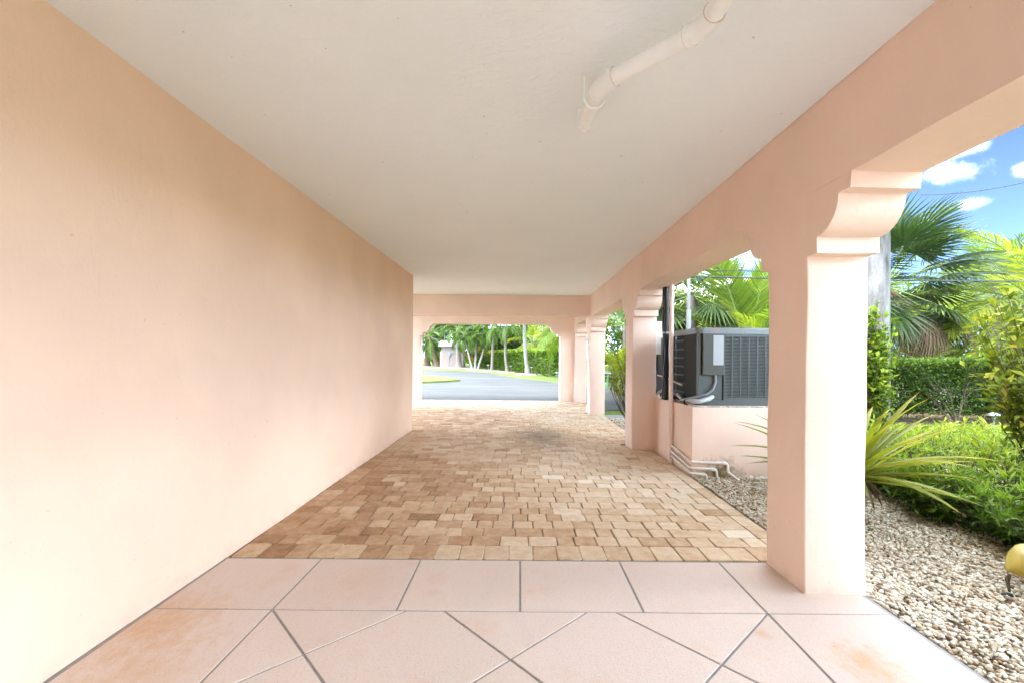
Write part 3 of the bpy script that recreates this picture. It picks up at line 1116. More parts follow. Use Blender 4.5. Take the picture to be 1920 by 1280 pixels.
rp = 0.036
g = G().tube([A0, A1 + (A0 - A1).normalized() * 0.05], rp, 20)
g.tube([A1 + (A2 - A1).normalized() * 0.05, A2 + (A1 - A2).normalized() * 0.05], rp, 20)
g.tube([A2 + (A3 - A2).normalized() * 0.05, A3], rp, 20)
smooth_angle(g.build('pipe', M['pipe_cream'], drain), 40)
for a, b_, c_ in ((A0, A1, A2), (A1, A2, A3)):
    g = G().tube(bend(a, b_, c_, 0.08, 10), rp + 0.003, 20)
    e = smooth_angle(g.build('elbow', M['pipe_cream'], drain), 40)
    for s in (a, c_):
        d = (s - b_).normalized()
        G().tube([b_ + d * 0.0785, b_ + d * 0.0797], rp + 0.0064, 20).build('joint_seam', M['seam'], e)
        smooth_angle(G().tube([b_ + d * 0.05, b_ + d * 0.079], rp + 0.006, 20).build('collar', M['pipe_cream'], e), 40)
A4 = Vector((0.345, 2.56, ZC + 0.05))
g = G().tube(bend(A2, A3 + Vector((0, 0.05, 0)), A4, 0.05, 8) + [A4], rp + 0.004, 20)
smooth_angle(g.build('elbow', M['pipe_cream'], drain), 40)
g = G()
g.tube([(0.303, 2.22, ZC + 0.01)] + [(0.352 + 0.049 * math.cos(R(a)), 2.22, 2.557 + 0.049 * math.sin(R(a))) for a in range(180, 361, 20)] + [(0.401, 2.22, ZC + 0.01)], 0.006, 6)
g.box(0.285, 0.325, 2.20, 2.24, ZC - 0.004, ZC + 0.01)
g.build('hanger_strap', M['pipe_cream'], drain)
g = G().tube([(0.40, 2.20, ZC - 0.02), (0.40, 2.20, ZC + 0.01)], 0.008, 8)
g.build('screw', M['seam'], drain)

# ------------------------------------------------------------------ plinth, condensers and their pipes
XPL, YPL, ZPL = 1.905, 5.02, 0.755
plinth = thing('plinth', 'low pink stucco plinth carrying the two air conditioners', 'plinth', (2.6, 6.2, 0))
g = G()
gx = rrect(XPL, 3.35, YPL, 7.6, 0.01, 2)
g.prism(gx, 'z', -0.06, ZPL)
smooth_angle(g.build('block', M['pink'], plinth), 40)
g = G()
for i in range(26):
    x0 = 1.92 + i * 0.054
    g.box(x0, x0 + random.uniform(0.02, 0.05), YPL + 0.003, YPL + 0.05, ZPL - 0.003, ZPL + random.uniform(0.001, 0.009))
kind(g.build('cap_edge', M['concrete'], plinth), 'stuff')


def condenser(x0, y0, label):
    W_, H = 0.92, 0.86
    x1, y1 = x0 + W_, y0 + W_
    z0 = ZPL + 0.012
    z1 = z0 + H
    t = thing('air_conditioner', label, 'air conditioner', (x0 + W_ / 2, y0 + W_ / 2, ZPL), 'outdoor air conditioners on the plinth')
    g = G().prism(rrect(x0, x1, y0, y1, 0.07), 'z', z0 - 0.012, z0 + 0.05)
    smooth_angle(g.build('base_pan', M['ac_grey'], t), 40)
    g = G().prism(rrect(x0 + 0.045, x1 - 0.045, y0 + 0.045, y1 - 0.045, 0.06), 'z', z0 + 0.05, z1 - 0.05)
    smooth_angle(g.build('coil', M['coil'], t), 40)
    # cap: skirt, rounded lip, fan guard
    g = G().prism(rrect(x0 - 0.006, x1 + 0.006, y0 - 0.006, y1 + 0.006, 0.09, 6), 'z', z1 - 0.055, z1 - 0.02)
    g.prism(rrect(x0 - 0.014, x1 + 0.014, y0 - 0.014, y1 + 0.014, 0.1, 6), 'z', z1 - 0.02, z1 + 0.012)
    cap = smooth_angle(g.build('cap', M['ac_lip'], t), 40)
    cx, cy_ = (x0 + x1) / 2, (y0 + y1) / 2
    g = G()
    for r_ in (0.06, 0.13, 0.2, 0.27, 0.34, 0.40):
        g.tube([(cx + r_ * math.cos(R(a)), cy_ + r_ * math.sin(R(a)), z1 + 0.02 + 0.03 * (1 - r_ / 0.4)) for a in range(0, 361, 15)], 0.004, 5)
    for a in range(0, 360, 45):
        g.tube([(cx, cy_, z1 + 0.05), (cx + 0.4 * math.cos(R(a)), cy_ + 0.4 * math.sin(R(a)), z1 + 0.018)], 0.004, 5)
    g.build('fan_guard', M['black'], cap)
    for fx in (0.14, 0.36, 0.58, 0.8):
        G().tube([(x0 + W_ * fx, y0 - 0.010, z1 - 0.037), (x0 + W_ * fx, y0 - 0.004, z1 - 0.037)], 0.008, 8).build('screw', M['steel'], cap)
    G().box(x0 + 0.17, x0 + 0.24, y0 - 0.017, y0 - 0.0145, z1 - 0.012, z1 - 0.004).build('sticker', M['red'], cap)
    # corner posts
    for (a, b_) in ((x0, y0), (x1 - 0.045, y0), (x0, y1 - 0.045), (x1 - 0.045, y1 - 0.045)):
        g = G().prism(rrect(a, a + 0.045, b_, b_ + 0.045, 0.014, 2), 'z', z0 + 0.05, z1 - 0.055)
        smooth_angle(g.build('corner_post', M['ac_grey'], t), 40)
    # front louvred panel: ribs and slanted slats
    fx0 = x0 + 0.30
    g = G()
    g.box(fx0, x1 - 0.045, y0 + 0.002, y0 + 0.02, z0 + 0.05, z0 + 0.085)
    g.box(fx0, x1 - 0.045, y0 + 0.002, y0 + 0.02, z1 - 0.085, z1 - 0.055)
    ncol = 6
    for i in range(ncol + 1):
        xx = fx0 + (x1 - 0.045 - fx0) * i / ncol
        g.box(xx - (0.007 if 0 < i < ncol else 0), xx + (0.007 if 0 < i < ncol else 0.0) + (0.012 if i == 0 else 0), y0, y0 + 0.016, z0 + 0.085, z1 - 0.085)
    g.build('front_panel', M['ac_grey'], t)
    g = G()
    ns = 42
    for i in range(ns):
        zz = z0 + 0.095 + (z1 - z0 - 0.19) * i / (ns - 1)
        g.prism([(y0 + 0.004, zz), (y0 + 0.02, zz + 0.003), (y0 + 0.02, zz + 0.006), (y0 + 0.004, zz + 0.004)], 'x', fx0 + 0.01, x1 - 0.047)
    s_ = g.build('louvre_slats', M['ac_slat'], t)
    kind(s_, 'stuff')
    # left side: dark vertical slats with wide cross bands, towards the passage
    g = G()
    for i in range(16):
        yy = y0 + 0.05 + i * 0.024
        g.box(x0 + 0.004, x0 + 0.02, yy, yy + 0.007, z0 + 0.06, z1 - 0.06)
    kind(g.build('side_slats', M['ac_box'], t), 'stuff')
    g = G()
    for i in range(7):
        zz = z0 + 0.09 + i * 0.107
        g.box(x0 + 0.006, x0 + 0.022, y0 + 0.45, y1 - 0.05, zz, zz + 0.02)
    g.build('side_guard', M['ac_grey'], t)
    # control box with its label, and the open service bay below
    cb = G().box(x0 + 0.046, fx0 - 0.012, y0 - 0.03, y0 + 0.044, z0 + 0.34, z1 - 0.056)
    cb.box(x0 + 0.05, x0 + 0.12, y0 - 0.036, y0 - 0.03, z0 + 0.345, z1 - 0.06)
    cbx = cb.build('control_box', M['ac_box'], t)
    lp = G().box(fx0 - 0.135, fx0 - 0.018, y0 - 0.0335, y0 - 0.0312, z0 + 0.45, z1 - 0.075).build('label_plate', M['paper'], cbx)
    g = G()
    for i in range(15):
        zz = z1 - 0.09 - i * 0.02
        if i == 6:
            g.box(fx0 - 0.13, fx0 - 0.022, y0 - 0.0342, y0 - 0.0337, zz, zz + 0.004)
        else:
            g.box(fx0 - 0.128, fx0 - 0.128 + random.uniform(0.05, 0.1), y0 - 0.0342, y0 - 0.0337, zz, zz + 0.0025)
    g.build('printed_lines', M['print'], lp)
    G().box(x0 + 0.046, fx0 - 0.012, y0 + 0.02, y0 + 0.044, z0 + 0.05, z0 + 0.339).build('service_panel', M['ac_grey'], t)
    return t


AX, AY = 2.03, 5.2
condenser(AX, AY, 'grey air conditioner nearer the camera with a white label on its control box')
condenser(1.99, 6.75, 'grey air conditioner farther back, half hidden by the black pipe bundle')

g = G().tube([(AX + 0.2, AY - 0.004, ZPL + 0.36), (AX + 0.2, AY - 0.01, ZPL + 0.27), (AX + 0.17, AY - 0.02, ZPL + 0.19), (AX + 0.09, AY - 0.03, ZPL + 0.13), (AX - 0.02, AY - 0.02, ZPL + 0.10), (AX - 0.1, AY + 0.05, ZPL + 0.07), (AX - 0.12, AY + 0.2, ZPL + 0.03)], 0.016, 10)
tag(smooth_angle(g.build('conduit', M['conduit'])), 'bent grey conduit running out from below the control box', 'conduit')
g = G().tube([(AX + 0.17, AY + 0.0, ZPL + 0.1), (AX + 0.12, AY - 0.05, ZPL + 0.085), (AX + 0.0, AY - 0.07, ZPL + 0.055), (AX - 0.07, AY - 0.03, ZPL + 0.05), (AX - 0.1, AY + 0.1, ZPL + 0.05)], [0.024, 0.027, 0.027, 0.026, 0.024], 12)
tag(smooth_angle(g.build('insulated_line', M['insul'])), 'thick white insulated pipe lying on the plinth before the nearer air conditioner', 'pipe')
g = G()
for k in range(6):
    pts = []
    y_ = 5.35 + k * 0.17
    for i in range(9):
        a = i / 8 * math.pi * 1.15
        pts.append((1.945 + 0.05 * math.sin(a * 1.7 + k), y_ + 0.11 * math.cos(a), ZPL + 0.02 + 0.09 * math.sin(a) * (0.5 + 0.5 * (k % 2))))
    g.tube(pts, 0.009 + 0.004 * (k % 3), 7, mi=k % 2)
tag(smooth_angle(g.build('cable_loops', [M['black'], M['insul']])), 'tangle of black and white hoses on the plinth top by the black bundle', 'hoses')
g = G().tube([(1.94, 6.40, 1.05), (1.965, 6.1, 1.03), (1.985, 5.8, 0.985), (2.0, 5.62, 0.96)], 0.011, 8)
tag(smooth_angle(g.build('thin_pipe', M['pipe_pink'])), 'thin pale pipe crossing behind the black bundle', 'pipe')

bundle = thing('pipe_bundle', 'bundle of black insulated pipes rising from plinth to beam', 'pipes', (1.885, 5.83, ZPL))
for dx, dy, r_ in ((0, 0, 0.026), (0.03, 0.04, 0.02), (-0.012, 0.05, 0.018)):
    pts = [(1.875 + dx + 0.006 * math.sin(i * 1.3 + dx * 90), 5.85 + dy + 0.006 * math.cos(i * 1.7 + dy * 70), ZPL + 0.0 + (ZB - ZPL) * i / 14) for i in range(15)]
    smooth_angle(G().tube(pts, [r_ * (1 + 0.12 * math.sin(i * 2.1)) for i in range(15)], 9).build('pipe', M['black'], bundle))
G().tube([(1.88, 5.87, 1.60), (1.88, 5.87, 1.625)], 0.047, 10).build('tie', M['insul'], bundle)

dp = thing('downpipe', 'slim pink painted downpipe from the beam to the ground beside the plinth', 'downpipe', (1.875, 5.64, 0))
smooth_angle(G().tube([(1.875, 5.64, -0.01), (1.875, 5.64, ZB)], 0.027, 14).build('pipe', M['pipe_pink'], dp), 40)
smooth_angle(G().tube([(1.875, 5.64, 2.02), (1.875, 5.64, 2.09)], 0.031, 14).build('collar', M['pipe_pink'], dp), 40)

cond = thing('drain_lines', 'three small white drain pipes wrapping the bottom corner of the plinth', 'pipes', (1.9, YPL, 0))
for z_, ex, off in ((0.155, 2.28, 0.022), (0.09, 2.155, 0.03), (0.03, 2.05, 0.022)):
    yc = YPL - off
    xi = XPL - off
    pts = [(xi, 5.6, z_ + 0.06), (xi, 5.3, z_ + 0.035), (xi, yc + 0.03, z_ + 0.005), (xi + 0.01, yc + 0.008, z_), (xi + 0.035, yc, z_), (ex - 0.02, yc, z_ - 0.01), (ex, yc, z_ - 0.014), (ex + 0.008, yc - 0.004, z_ - 0.035), (ex + 0.012, yc - 0.01, max(-0.03, z_ - 0.1))]
    smooth_angle(G().tube(pts, 0.0145, 10).build('pipe', M['pipe_white'], cond), 50)
    smooth_angle(G().tube([(ex - 0.045, yc, z_ - 0.009), (ex - 0.012, yc, z_ - 0.012)], 0.02, 10).build('elbow', M['pipe_white'], cond), 50)
smooth_angle(G().tube([(2.29, YPL - 0.03, 0.05), (2.33, YPL - 0.07, 0.015), (2.37, YPL - 0.12, -0.02)], 0.015, 10).build('spout', M['pipe_white'], cond), 50)

jb = thing('junction_box', 'white junction box on the side of the second pillar', 'junction box', (1.97, 6.5, 1.6))
G().box(XO + 0.001, XO + 0.11, 6.42, 6.56, 1.575, 1.80).build('box', M['white_paint'], jb)
G().box(XO + 0.001, XO + 0.07, 6.43, 6.54, 1.34, 1.574).build('lower_box', M['white_paint'], jb)

# ------------------------------------------------------------------ palms
def pinnate_mesh(name, L, nl, ll, bend_, droop, seed, mat, twist=0.0, w=0.042, tone0=0.45):
    r_ = random.Random(seed)
    g = G()
    npt = 14
    pts = []
    p = Vector((0, 0, 0))
    for i in range(npt + 1):
        t = i / npt
        pts.append(p.copy())
        th = -bend_ * t ** 1.35
        p = p + Vector((math.cos(th), 0, math.sin(th))) * (L / npt)

    def at(t):
        q = min(t * npt, npt - 1e-4)
        i = int(q)
        return pts[i].lerp(pts[i + 1], q - i), (pts[i + 1] - pts[i]).normalized()
    g.tube(pts, [0.022 * L / 2.5 * (1 - 0.85 * i / npt) + 0.003 for i in range(npt + 1)], 5, tone0 + 0.25, 1)
    for i in range(nl):
        t = 0.16 + 0.84 * (i + 0.5) / nl
        o, d = at(t)
        side = Vector((0, 1, 0))
        upv = side.cross(d) * -1
        ln = ll * max(0.25, math.sin(math.pi * (0.18 + 0.75 * t)) ** 0.7) * r_.uniform(0.85, 1.1)
        for s in (-1, 1):
            f = 0.55 + 0.6 * t
            dr = (d * f + side * s * 0.9 + upv * r_.uniform(0.0, 0.35)).normalized()
            q = [o]
            dv = dr.copy()
            for k in range(3):
                dv = (dv + Vector((0, 0, -1)) * droop * (0.35 + 0.5 * k) * r_.uniform(0.7, 1.3)).normalized()
                q.append(q[-1] + dv * ln / 3)
            tn = tone0 + r_.gauss(0, 0.13)
            tip = tn + (0.3 if r_.random() < 0.12 else 0.08)
            strap(g, q, [w * 0.5, w, w * 0.75, w * 0.08], [tn, tn, tn + 0.03, tip], nrm=upv, fold=0.15)
    return g.mesh(name, [mat, M['petiole']])


def fan_mesh(name, rp_, Rf, nseg, span, droop, seed, mat, tone0=0.4, mat_p=None, fold=0.0):
    r_ = random.Random(seed)
    g = G()
    npt = 6
    pts = [Vector((rp_ * i / npt, 0, -0.05 * rp_ * (i / npt) ** 2)) for i in range(npt + 1)]
    g.tube(pts, [0.02 * (1 - 0.45 * i / npt) for i in range(npt + 1)], 5, tone0, 1)
    c = pts[-1]
    da = R(span) * 2 / nseg
    for i in range(nseg):
        a = -R(span) + da * (i + 0.5)
        ln = Rf * (0.78 + 0.22 * math.cos(a)) * r_.uniform(0.9, 1.06)
        q, wds = [], []
        for fr in (0.03, 0.25, 0.52, 0.72, 0.87, 1.0):
            rr = ln * fr
            lift = fold * abs(math.sin(a)) * rr
            dz = -droop * (rr ** 2) / Rf - (r_.uniform(0.05, 0.22) * Rf * max(0, fr - 0.6) ** 1.4) + lift
            q.append(c + Vector((rr * math.cos(a), rr * math.sin(a), dz)))
            wds.append(rr * da * 1.03 if fr < 0.55 else ln * 0.52 * da * (1.0 - ((fr - 0.52) / 0.49) ** 1.2))
        tn = tone0 + r_.gauss(0, 0.1)
        strap(g, q, wds, [tn + 0.12, tn + 0.05, tn, tn, tn + 0.1, tn + (0.5 if r_.random() < 0.35 else 0.15)], nrm=(0, 0, 1), fold=0.28 if i % 2 else -0.16)
    return g.mesh(name, [mat, mat_p or M['petiole']])


FR = {
    'coco': [pinnate_mesh('frond', 3.0, 40, 0.85, 1.15, 0.33, s, M['leaf_pinn']) for s in (1, 2, 3)],
    'coco_yellow': [pinnate_mesh('frond', 3.0, 40, 0.85, 1.1, 0.28, s, M['leaf_pinn_yellow']) for s in (4, 5)],
    'up': [pinnate_mesh('frond', 3.0, 42, 0.8, 0.7, 0.14, s, M['leaf_pinn']) for s in (6, 7)],
    'xmas': [pinnate_mesh('frond', 1.8, 26, 0.55, 1.7, 0.25, s, M['leaf_pinn_dark'], w=0.06) for s in (8, 9)],
    'date': [pinnate_mesh('frond', 2.7, 34, 0.5, 1.3, 0.2, s, M['leaf_pinn_dark'], w=0.05) for s in (10, 11)],
    'areca': [pinnate_mesh('frond', 1.7, 24, 0.5, 1.0, 0.16, s, M['leaf_pinn_yellow'], w=0.045, tone0=0.35) for s in (12, 13)],
    'fan': [fan_mesh('frond', 1.15, 1.05, 34, 118, 0.28, s, M['leaf_fan']) for s in (14, 15, 16, 17)],
    'fan_dead': [fan_mesh('frond', 1.1, 0.95, 30, 62, 0.75, s, M['leaf_brown'], mat_p=M['trunk_boot']) for s in (18, 19)],
    'fan_silver': [fan_mesh('frond', 0.9, 1.0, 30, 120, 0.3, s, M['leaf_silver']) for s in (20, 21)],
    'fan_green': [fan_mesh('frond', 1.1, 1.1, 32, 118, 0.4, s, M['leaf_fan'], tone0=0.6) for s in (22, 23, 24)],
}


def frond(root, kind_, loc, yaw, pitch, s=1.0, roll=0.0):
    me = random.choice(FR[kind_])
    o = bpy.data.objects.new('frond', me)
    col.objects.link(o)
    o.parent = root
    w = WL[root.name]
    o.location = (loc[0] - w[0], loc[1] - w[1], loc[2] - w[2])
    o.rotation_euler = (R(roll), -R(pitch), R(yaw))
    o.scale = (s, s, s)
    return o


def palm(label, group, base, top, r0, r1, fk, nf, pitches, s=1.0, tmat='trunk', yaw0=0, yawspan=360, shaft=None, cat='palm tree', name='palm_tree', bow=0.0, rollv=12):
    t = thing(name, label, cat, base, group)
    b_, tp = Vector(base), Vector(top)
    n_ = 16
    pts, rad = [], []
    sidev = Vector((1, 0.3, 0)).normalized()
    for i in range(n_ + 1):
        u = i / n_
        pts.append(b_.lerp(tp, u) + sidev * bow * math.sin(math.pi * u))
        flare = 1 + 0.5 * max(0, 1 - u * 9)
        rad.append((r0 + (r1 - r0) * u) * flare * (1.0 + (0.05 if i % 2 else -0.03)))
    pts[0] = pts[0] - Vector((0, 0, 0.08))
    smooth_angle(G().tube(pts, rad, 10).build('trunk', M[tmat], t), 60)
    if shaft:
        d = (tp - pts[-2]).normalized()
        smooth_angle(G().tube([tp - d * 0.02, tp + d * shaft * 0.5, tp + d * shaft], [r1 * 1.25, r1 * 1.1, r1 * 0.5], 10).build('crownshaft', M['crownshaft'], t), 60)
        tp = tp + d * shaft * 0.85
    for i in range(nf):
        u = (i * 0.618034) % 1
        yw = yaw0 + (u - 0.5) * yawspan + random.uniform(-12, 12)
        q = i / max(1, nf - 1)
        pt = pitches[0] + (pitches[1] - pitches[0]) * q + random.uniform(-7, 7)
        frond(t, fk, tp, yw, pt, s * random.uniform(0.88, 1.1), random.uniform(-rollv, rollv))
    return t, tp


# street palms beyond the drive
GP = 'palms along the drive'
palm('palm with a stout tapering trunk in front of the pink shed', GP, (-6.5, 48.6, 0), (-6.7, 48.6, 3.5), 0.34, 0.16, 'xmas', 13, (70, -25), 1.25, 'trunk', shaft=0.7)
for (bx, tx, lb) in ((-4.45, -5.2, 'left, outward leaning stem of the three clustered palms'), (-4.2, -4.12, 'middle, upright stem of the three clustered palms'), (-3.95, -3.2, 'right, outward leaning stem of the three clustered palms')):
    palm(lb, GP, (bx, 43 + 0.1 * bx, 0), (tx, 43.1, 2.75), 0.10, 0.075, 'xmas', 11, (75, -30), 1.05, 'trunk_white', shaft=0.6)
palm('slim upright palm at the left end of the clipped far hedge', GP, (-2.5, 40.6, 0), (-2.4, 40.6, 3.1), 0.13, 0.09, 'xmas', 12, (75, -30), 1.1, 'trunk', shaft=0.8)
palm('slim palm with a kinked grey trunk before the middle of the far hedge', GP, (-1.02, 37.8, 0), (-1.12, 37.8, 3.2), 0.13, 0.085, 'xmas', 12, (75, -30), 1.1, 'trunk', shaft=0.7, bow=-0.16)
palm('pale leaning palm trunk nearest the right of the far hedge', GP, (0.60, 33.6, 0), (0.30, 33.6, 4.3), 0.17, 0.1, 'xmas', 12, (75, -20), 1.3, 'trunk_white', shaft=0.8, bow=-0.1)
palm('feather palm with a rough brown trunk at the far left of the opening', GP, (-11.3, 55, 0), (-11.0, 55, 3.2), 0.42, 0.38, 'date', 22, (80, -35), 1.25, 'trunk_boot')
palm('leaning brown trunk palm left of the pink shed', GP, (-9.6, 53, 0), (-10.5, 52.5, 3.4), 0.3, 0.25, 'date', 18, (75, -40), 1.15, 'trunk_boot')
palm('coconut palm drooping over the right end of the far hedge', GP, (3.0, 26.8, 0), (2.75, 26.3, 3.1), 0.16, 0.13, 'coco', 18, (60, -45), 0.98, 'trunk')
palm('yellowing palm arching up behind the far hedge', GP, (1.6, 44, 0), (1.2, 43.6, 2.6), 0.15, 0.12, 'coco_yellow', 14, (65, -15), 1.2, 'trunk')
palm('tall green palm behind the far hedge, right of the yellowing one', GP, (3.6, 46, 0), (3.8, 46, 4.2), 0.16, 0.12, 'coco', 15, (65, -20), 1.2, 'trunk')

# palms beyond the air conditioners
GA = 'palms behind the air conditioners'
palm('fan palm with drooping green fingers behind the farther air conditioner', GA, (5.0, 13.2, 0), (4.95, 13.2, 3.1), 0.15, 0.14, 'fan_green', 22, (70, -45), 0.95, 'trunk')
palm('fan palm with a trunk of old brown leaf bases behind the black bundle', GA, (4.75, 14.9, 0), (4.62, 14.9, 3.35), 0.24, 0.23, 'fan_green', 18, (75, -50), 0.9, 'trunk_boot')
palm('young coconut palm with upright fronds behind the nearer air conditioner', GA, (6.0, 12.0, 0), (6.0, 12.0, 1.0), 0.16, 0.14, 'up', 17, (86, 25), 1.12, 'trunk', rollv=25)
palm('yellow young coconut palm with tall fronds rising above the others', GA, (7.5, 14.6, 0), (7.5, 14.6, 1.6), 0.17, 0.14, 'coco_yellow', 16, (88, 30), 1.25, 'trunk', rollv=25)
palm('leafy areca palm close behind the right of the nearer air conditioner', GA, (5.4, 9.6, 0), (5.4, 9.6, 0.7), 0.1, 0.08, 'areca', 14, (80, 10), 1.0, 'petiole')
palm('coconut palm seen between the second and third pillars', GA, (4.1, 17.5, 0), (4.05, 17.5, 2.5), 0.13, 0.11, 'up', 18, (82, -10), 1.0, 'trunk')
palm('small areca palm low between the second and third pillars', GA, (3.75, 17.0, 0), (3.75, 17.0, 0.5), 0.05, 0.045, 'areca', 16, (82, 5), 1.1, 'petiole')

# palms beyond the clipped hedge on the right
GR = 'palms behind the clipped hedge'
tfan, tp = palm('large fan palm with dark green fans beyond the weathered utility pole', GR, (9.9, 12.8, 0), (10.2, 12.8, 3.35), 0.2, 0.19, 'fan', 34, (82, -42), 1.18, 'trunk_boot')
for yw, pt, s in ((-28, -24, 1.3), (-12, -36, 1.15), (-70, -40, 1.2), (-45, -50, 1.2), (-95, -45, 1.1), (10, -48, 1.0)):
    frond(tfan, 'fan_dead', tp, yw, pt, s, 10)
for yw, pt, s in ((5, 45, 1.35), (-18, 25, 1.35), (15, 8, 1.4), (-150, -22, 1.25), (-120, -30, 1.2), (-30, 62, 1.3)):
    frond(tfan, 'fan', tp, yw, pt, s, random.uniform(-30, 30))
palm('low yellow green areca palm just behind the clipped hedge', GR, (11.6, 13.0, 0), (11.6, 13.0, 0.75), 0.1, 0.08, 'areca', 20, (80, 0), 1.1, 'petiole')
palm('short areca palm left of the low one behind the hedge', GR, (9.6, 13.4, 0), (9.6, 13.4, 0.9), 0.08, 0.07, 'areca', 12, (75, -5), 0.85, 'petiole')
palm('coconut palm with long hanging yellow green fronds right of the fan palm', GR, (14.6, 12.6, 0), (14.3, 12.4, 2.7), 0.18, 0.15, 'coco_yellow', 20, (70, -15), 1.1, 'trunk', rollv=20)
palm('tall feather palm far behind the fan palm', GR, (18.3, 17.5, 0), (18.2, 17.5, 4.3), 0.16, 0.12, 'coco', 18, (75, -20), 0.95, 'trunk')
palm('silvery fan palm at the right edge behind the wires', GR, (17.6, 15.6, 0), (17.6, 15.6, 3.7), 0.18, 0.16, 'fan_silver', 20, (75, -40), 1.1, 'trunk')

# ------------------------------------------------------------------ broadleaf trees
def tree(label, group, x, y, h, rad, zc0, mat, nl, leaf=0.22, tone=(0.2, 0.9), name='broadleaf_tree', cat='tree', clumps=46, trunk_r=0.2):
    t = thing(name, label, cat, (x, y, 0), group)
    g = G()
    top = Vector((x, y, zc0 + (h - zc0) * 0.5))
    g.tube([(x, y, -0.08), (x + 0.1, y, zc0 * 0.6), top], [trunk_r, trunk_r * 0.8, trunk_r * 0.3], 8)
    C = []
    for i in range(clumps):
        d = Vector(rand_dirs(1)[0])
        q = random.uniform(0.45, 1.0)
        c_ = Vector((x + d.x * rad * q, y + d.y * rad * q, (zc0 + h) / 2 + d.z * (h - zc0) / 2 * q))
        C.append(c_)
        if i % 4 == 0:
            st_ = Vector((x, y, zc0 * random.uniform(0.5, 1.0)))
            g.tube([st_, st_.lerp(c_, 0.5) + Vector((0, 0, -0.1)), c_], [trunk_r * 0.4, trunk_r * 0.25, 0.02], 5)
    g.build('trunk', M['bark'], t)
    g = G()
    per = nl // clumps
    for c_ in C:
        d = rand_dirs(per)
        rr = rad * random.uniform(0.22, 0.4)
        q = rng.uniform(0.35, 1.0, per)[:, None] ** 0.5
        P = np.array(c_) + d * q * rr * np.array([1, 1, 0.7])
        P[:, 2] = np.maximum(P[:, 2], 0.02)
        base_t = random.uniform(*tone)
        leaves(g, P, d + rng.normal(size=(per, 3)) * 0.7 + np.array([0, 0, -0.15]), leaf * rng.uniform(0.7, 1.3, per), leaf * 0.45, np.clip(base_t + rng.normal(size=per) * 0.14, 0, 1), simple=True)
    kind(g.build('crown', mat, t), 'stuff')
    return t


GT = 'broadleaf trees beyond the garden'
tree('dark broad tree standing behind the shed', GT, -10.2, 62, 8.5, 4.2, 0.5, M['leaf_dark'], 12000, 0.34)
tree('dark tree between shed and clustered palms', GT, -4.6, 58, 8.0, 4.0, 0.3, M['leaf_dark'], 12000, 0.32, (0.2, 1.0))
tree('shadowy dense tree behind the left of the far hedge', GT, -1.2, 56, 5.2, 3.6, 0.3, M['leaf_dark'], 11000, 0.3, (0.1, 0.7))
tree('mid green tree rising behind the right of the far hedge', GT, 3.2, 54, 8.2, 4.3, 1.0, M['leaf_mid'], 11000, 0.32, (0.35, 1.0))
tree('dark tree at the left edge beyond the feather palms', GT, -16, 64, 8, 4.5, 0.4, M['leaf_dark'], 9000, 0.34)
tree('green tree far beyond the third pillar', GT, 9.0, 40, 7.5, 4.5, 0.5, M['leaf_mid'], 10000, 0.3)
tree('leafy tree far behind the air conditioners', GT, 9.3, 24, 5.0, 3.4, 0.4, M['leaf_mid'], 9000, 0.22)
tree('second leafy tree far behind the air conditioners', GT, 14, 27, 5.2, 4.0, 0.4, M['leaf_bright'], 9000, 0.24)
tree('dark spreading tree behind the large fan palm', GT, 18.5, 25, 5.6, 4.0, 0.3, M['leaf_mid'], 11000, 0.24)
tree('tree far behind the silvery fan palm', GT, 25, 25, 6.6, 4.5, 0.3, M['leaf_dark'], 10000, 0.25, (0.4, 1.0))
tree('tree at the far right behind the coconut palm', GT, 24, 19, 4.6, 3.6, 0.3, M['leaf_mid'], 9000, 0.2)
fb = tree('dark bush dotted with red flowers behind the clustered palms', None, -4.6, 47.5, 3.3, 1.7, 0.3, M['leaf_mid'], 5000, 0.2, (0.1, 0.9), 'flowering_shrub', 'shrub', 24, 0.08)
g = G()
P = rand_dirs(46) * np.array([1.7, 1.7, 1.3]) + np.array([-4.6, 47.5, 2.2])
P[:, 1] = np.minimum(P[:, 1], 46.7)
leaves(g, P, rand_dirs(46), 0.16, 0.13, np.full(46, 0.5), simple=True)
g.build('flowers', M['flower'], fb)
tree('low yellow green bush in place of an unclear yellow object between brown palm trunks', None, -9.7, 55.5, 1.15, 1.3, 0.0, M['leaf_yellow'], 1500, 0.16, (0.4, 0.9), 'shrub', 'shrub', 14, 0.05)  # bush stands in for a yellow object of unclear kind
tree('round green bush left of the shed', None, -8.9, 55.5, 2.6, 1.2, 0.1, M['leaf_bright'], 2500, 0.18, (0.2, 0.8), 'shrub', 'shrub', 16, 0.05)


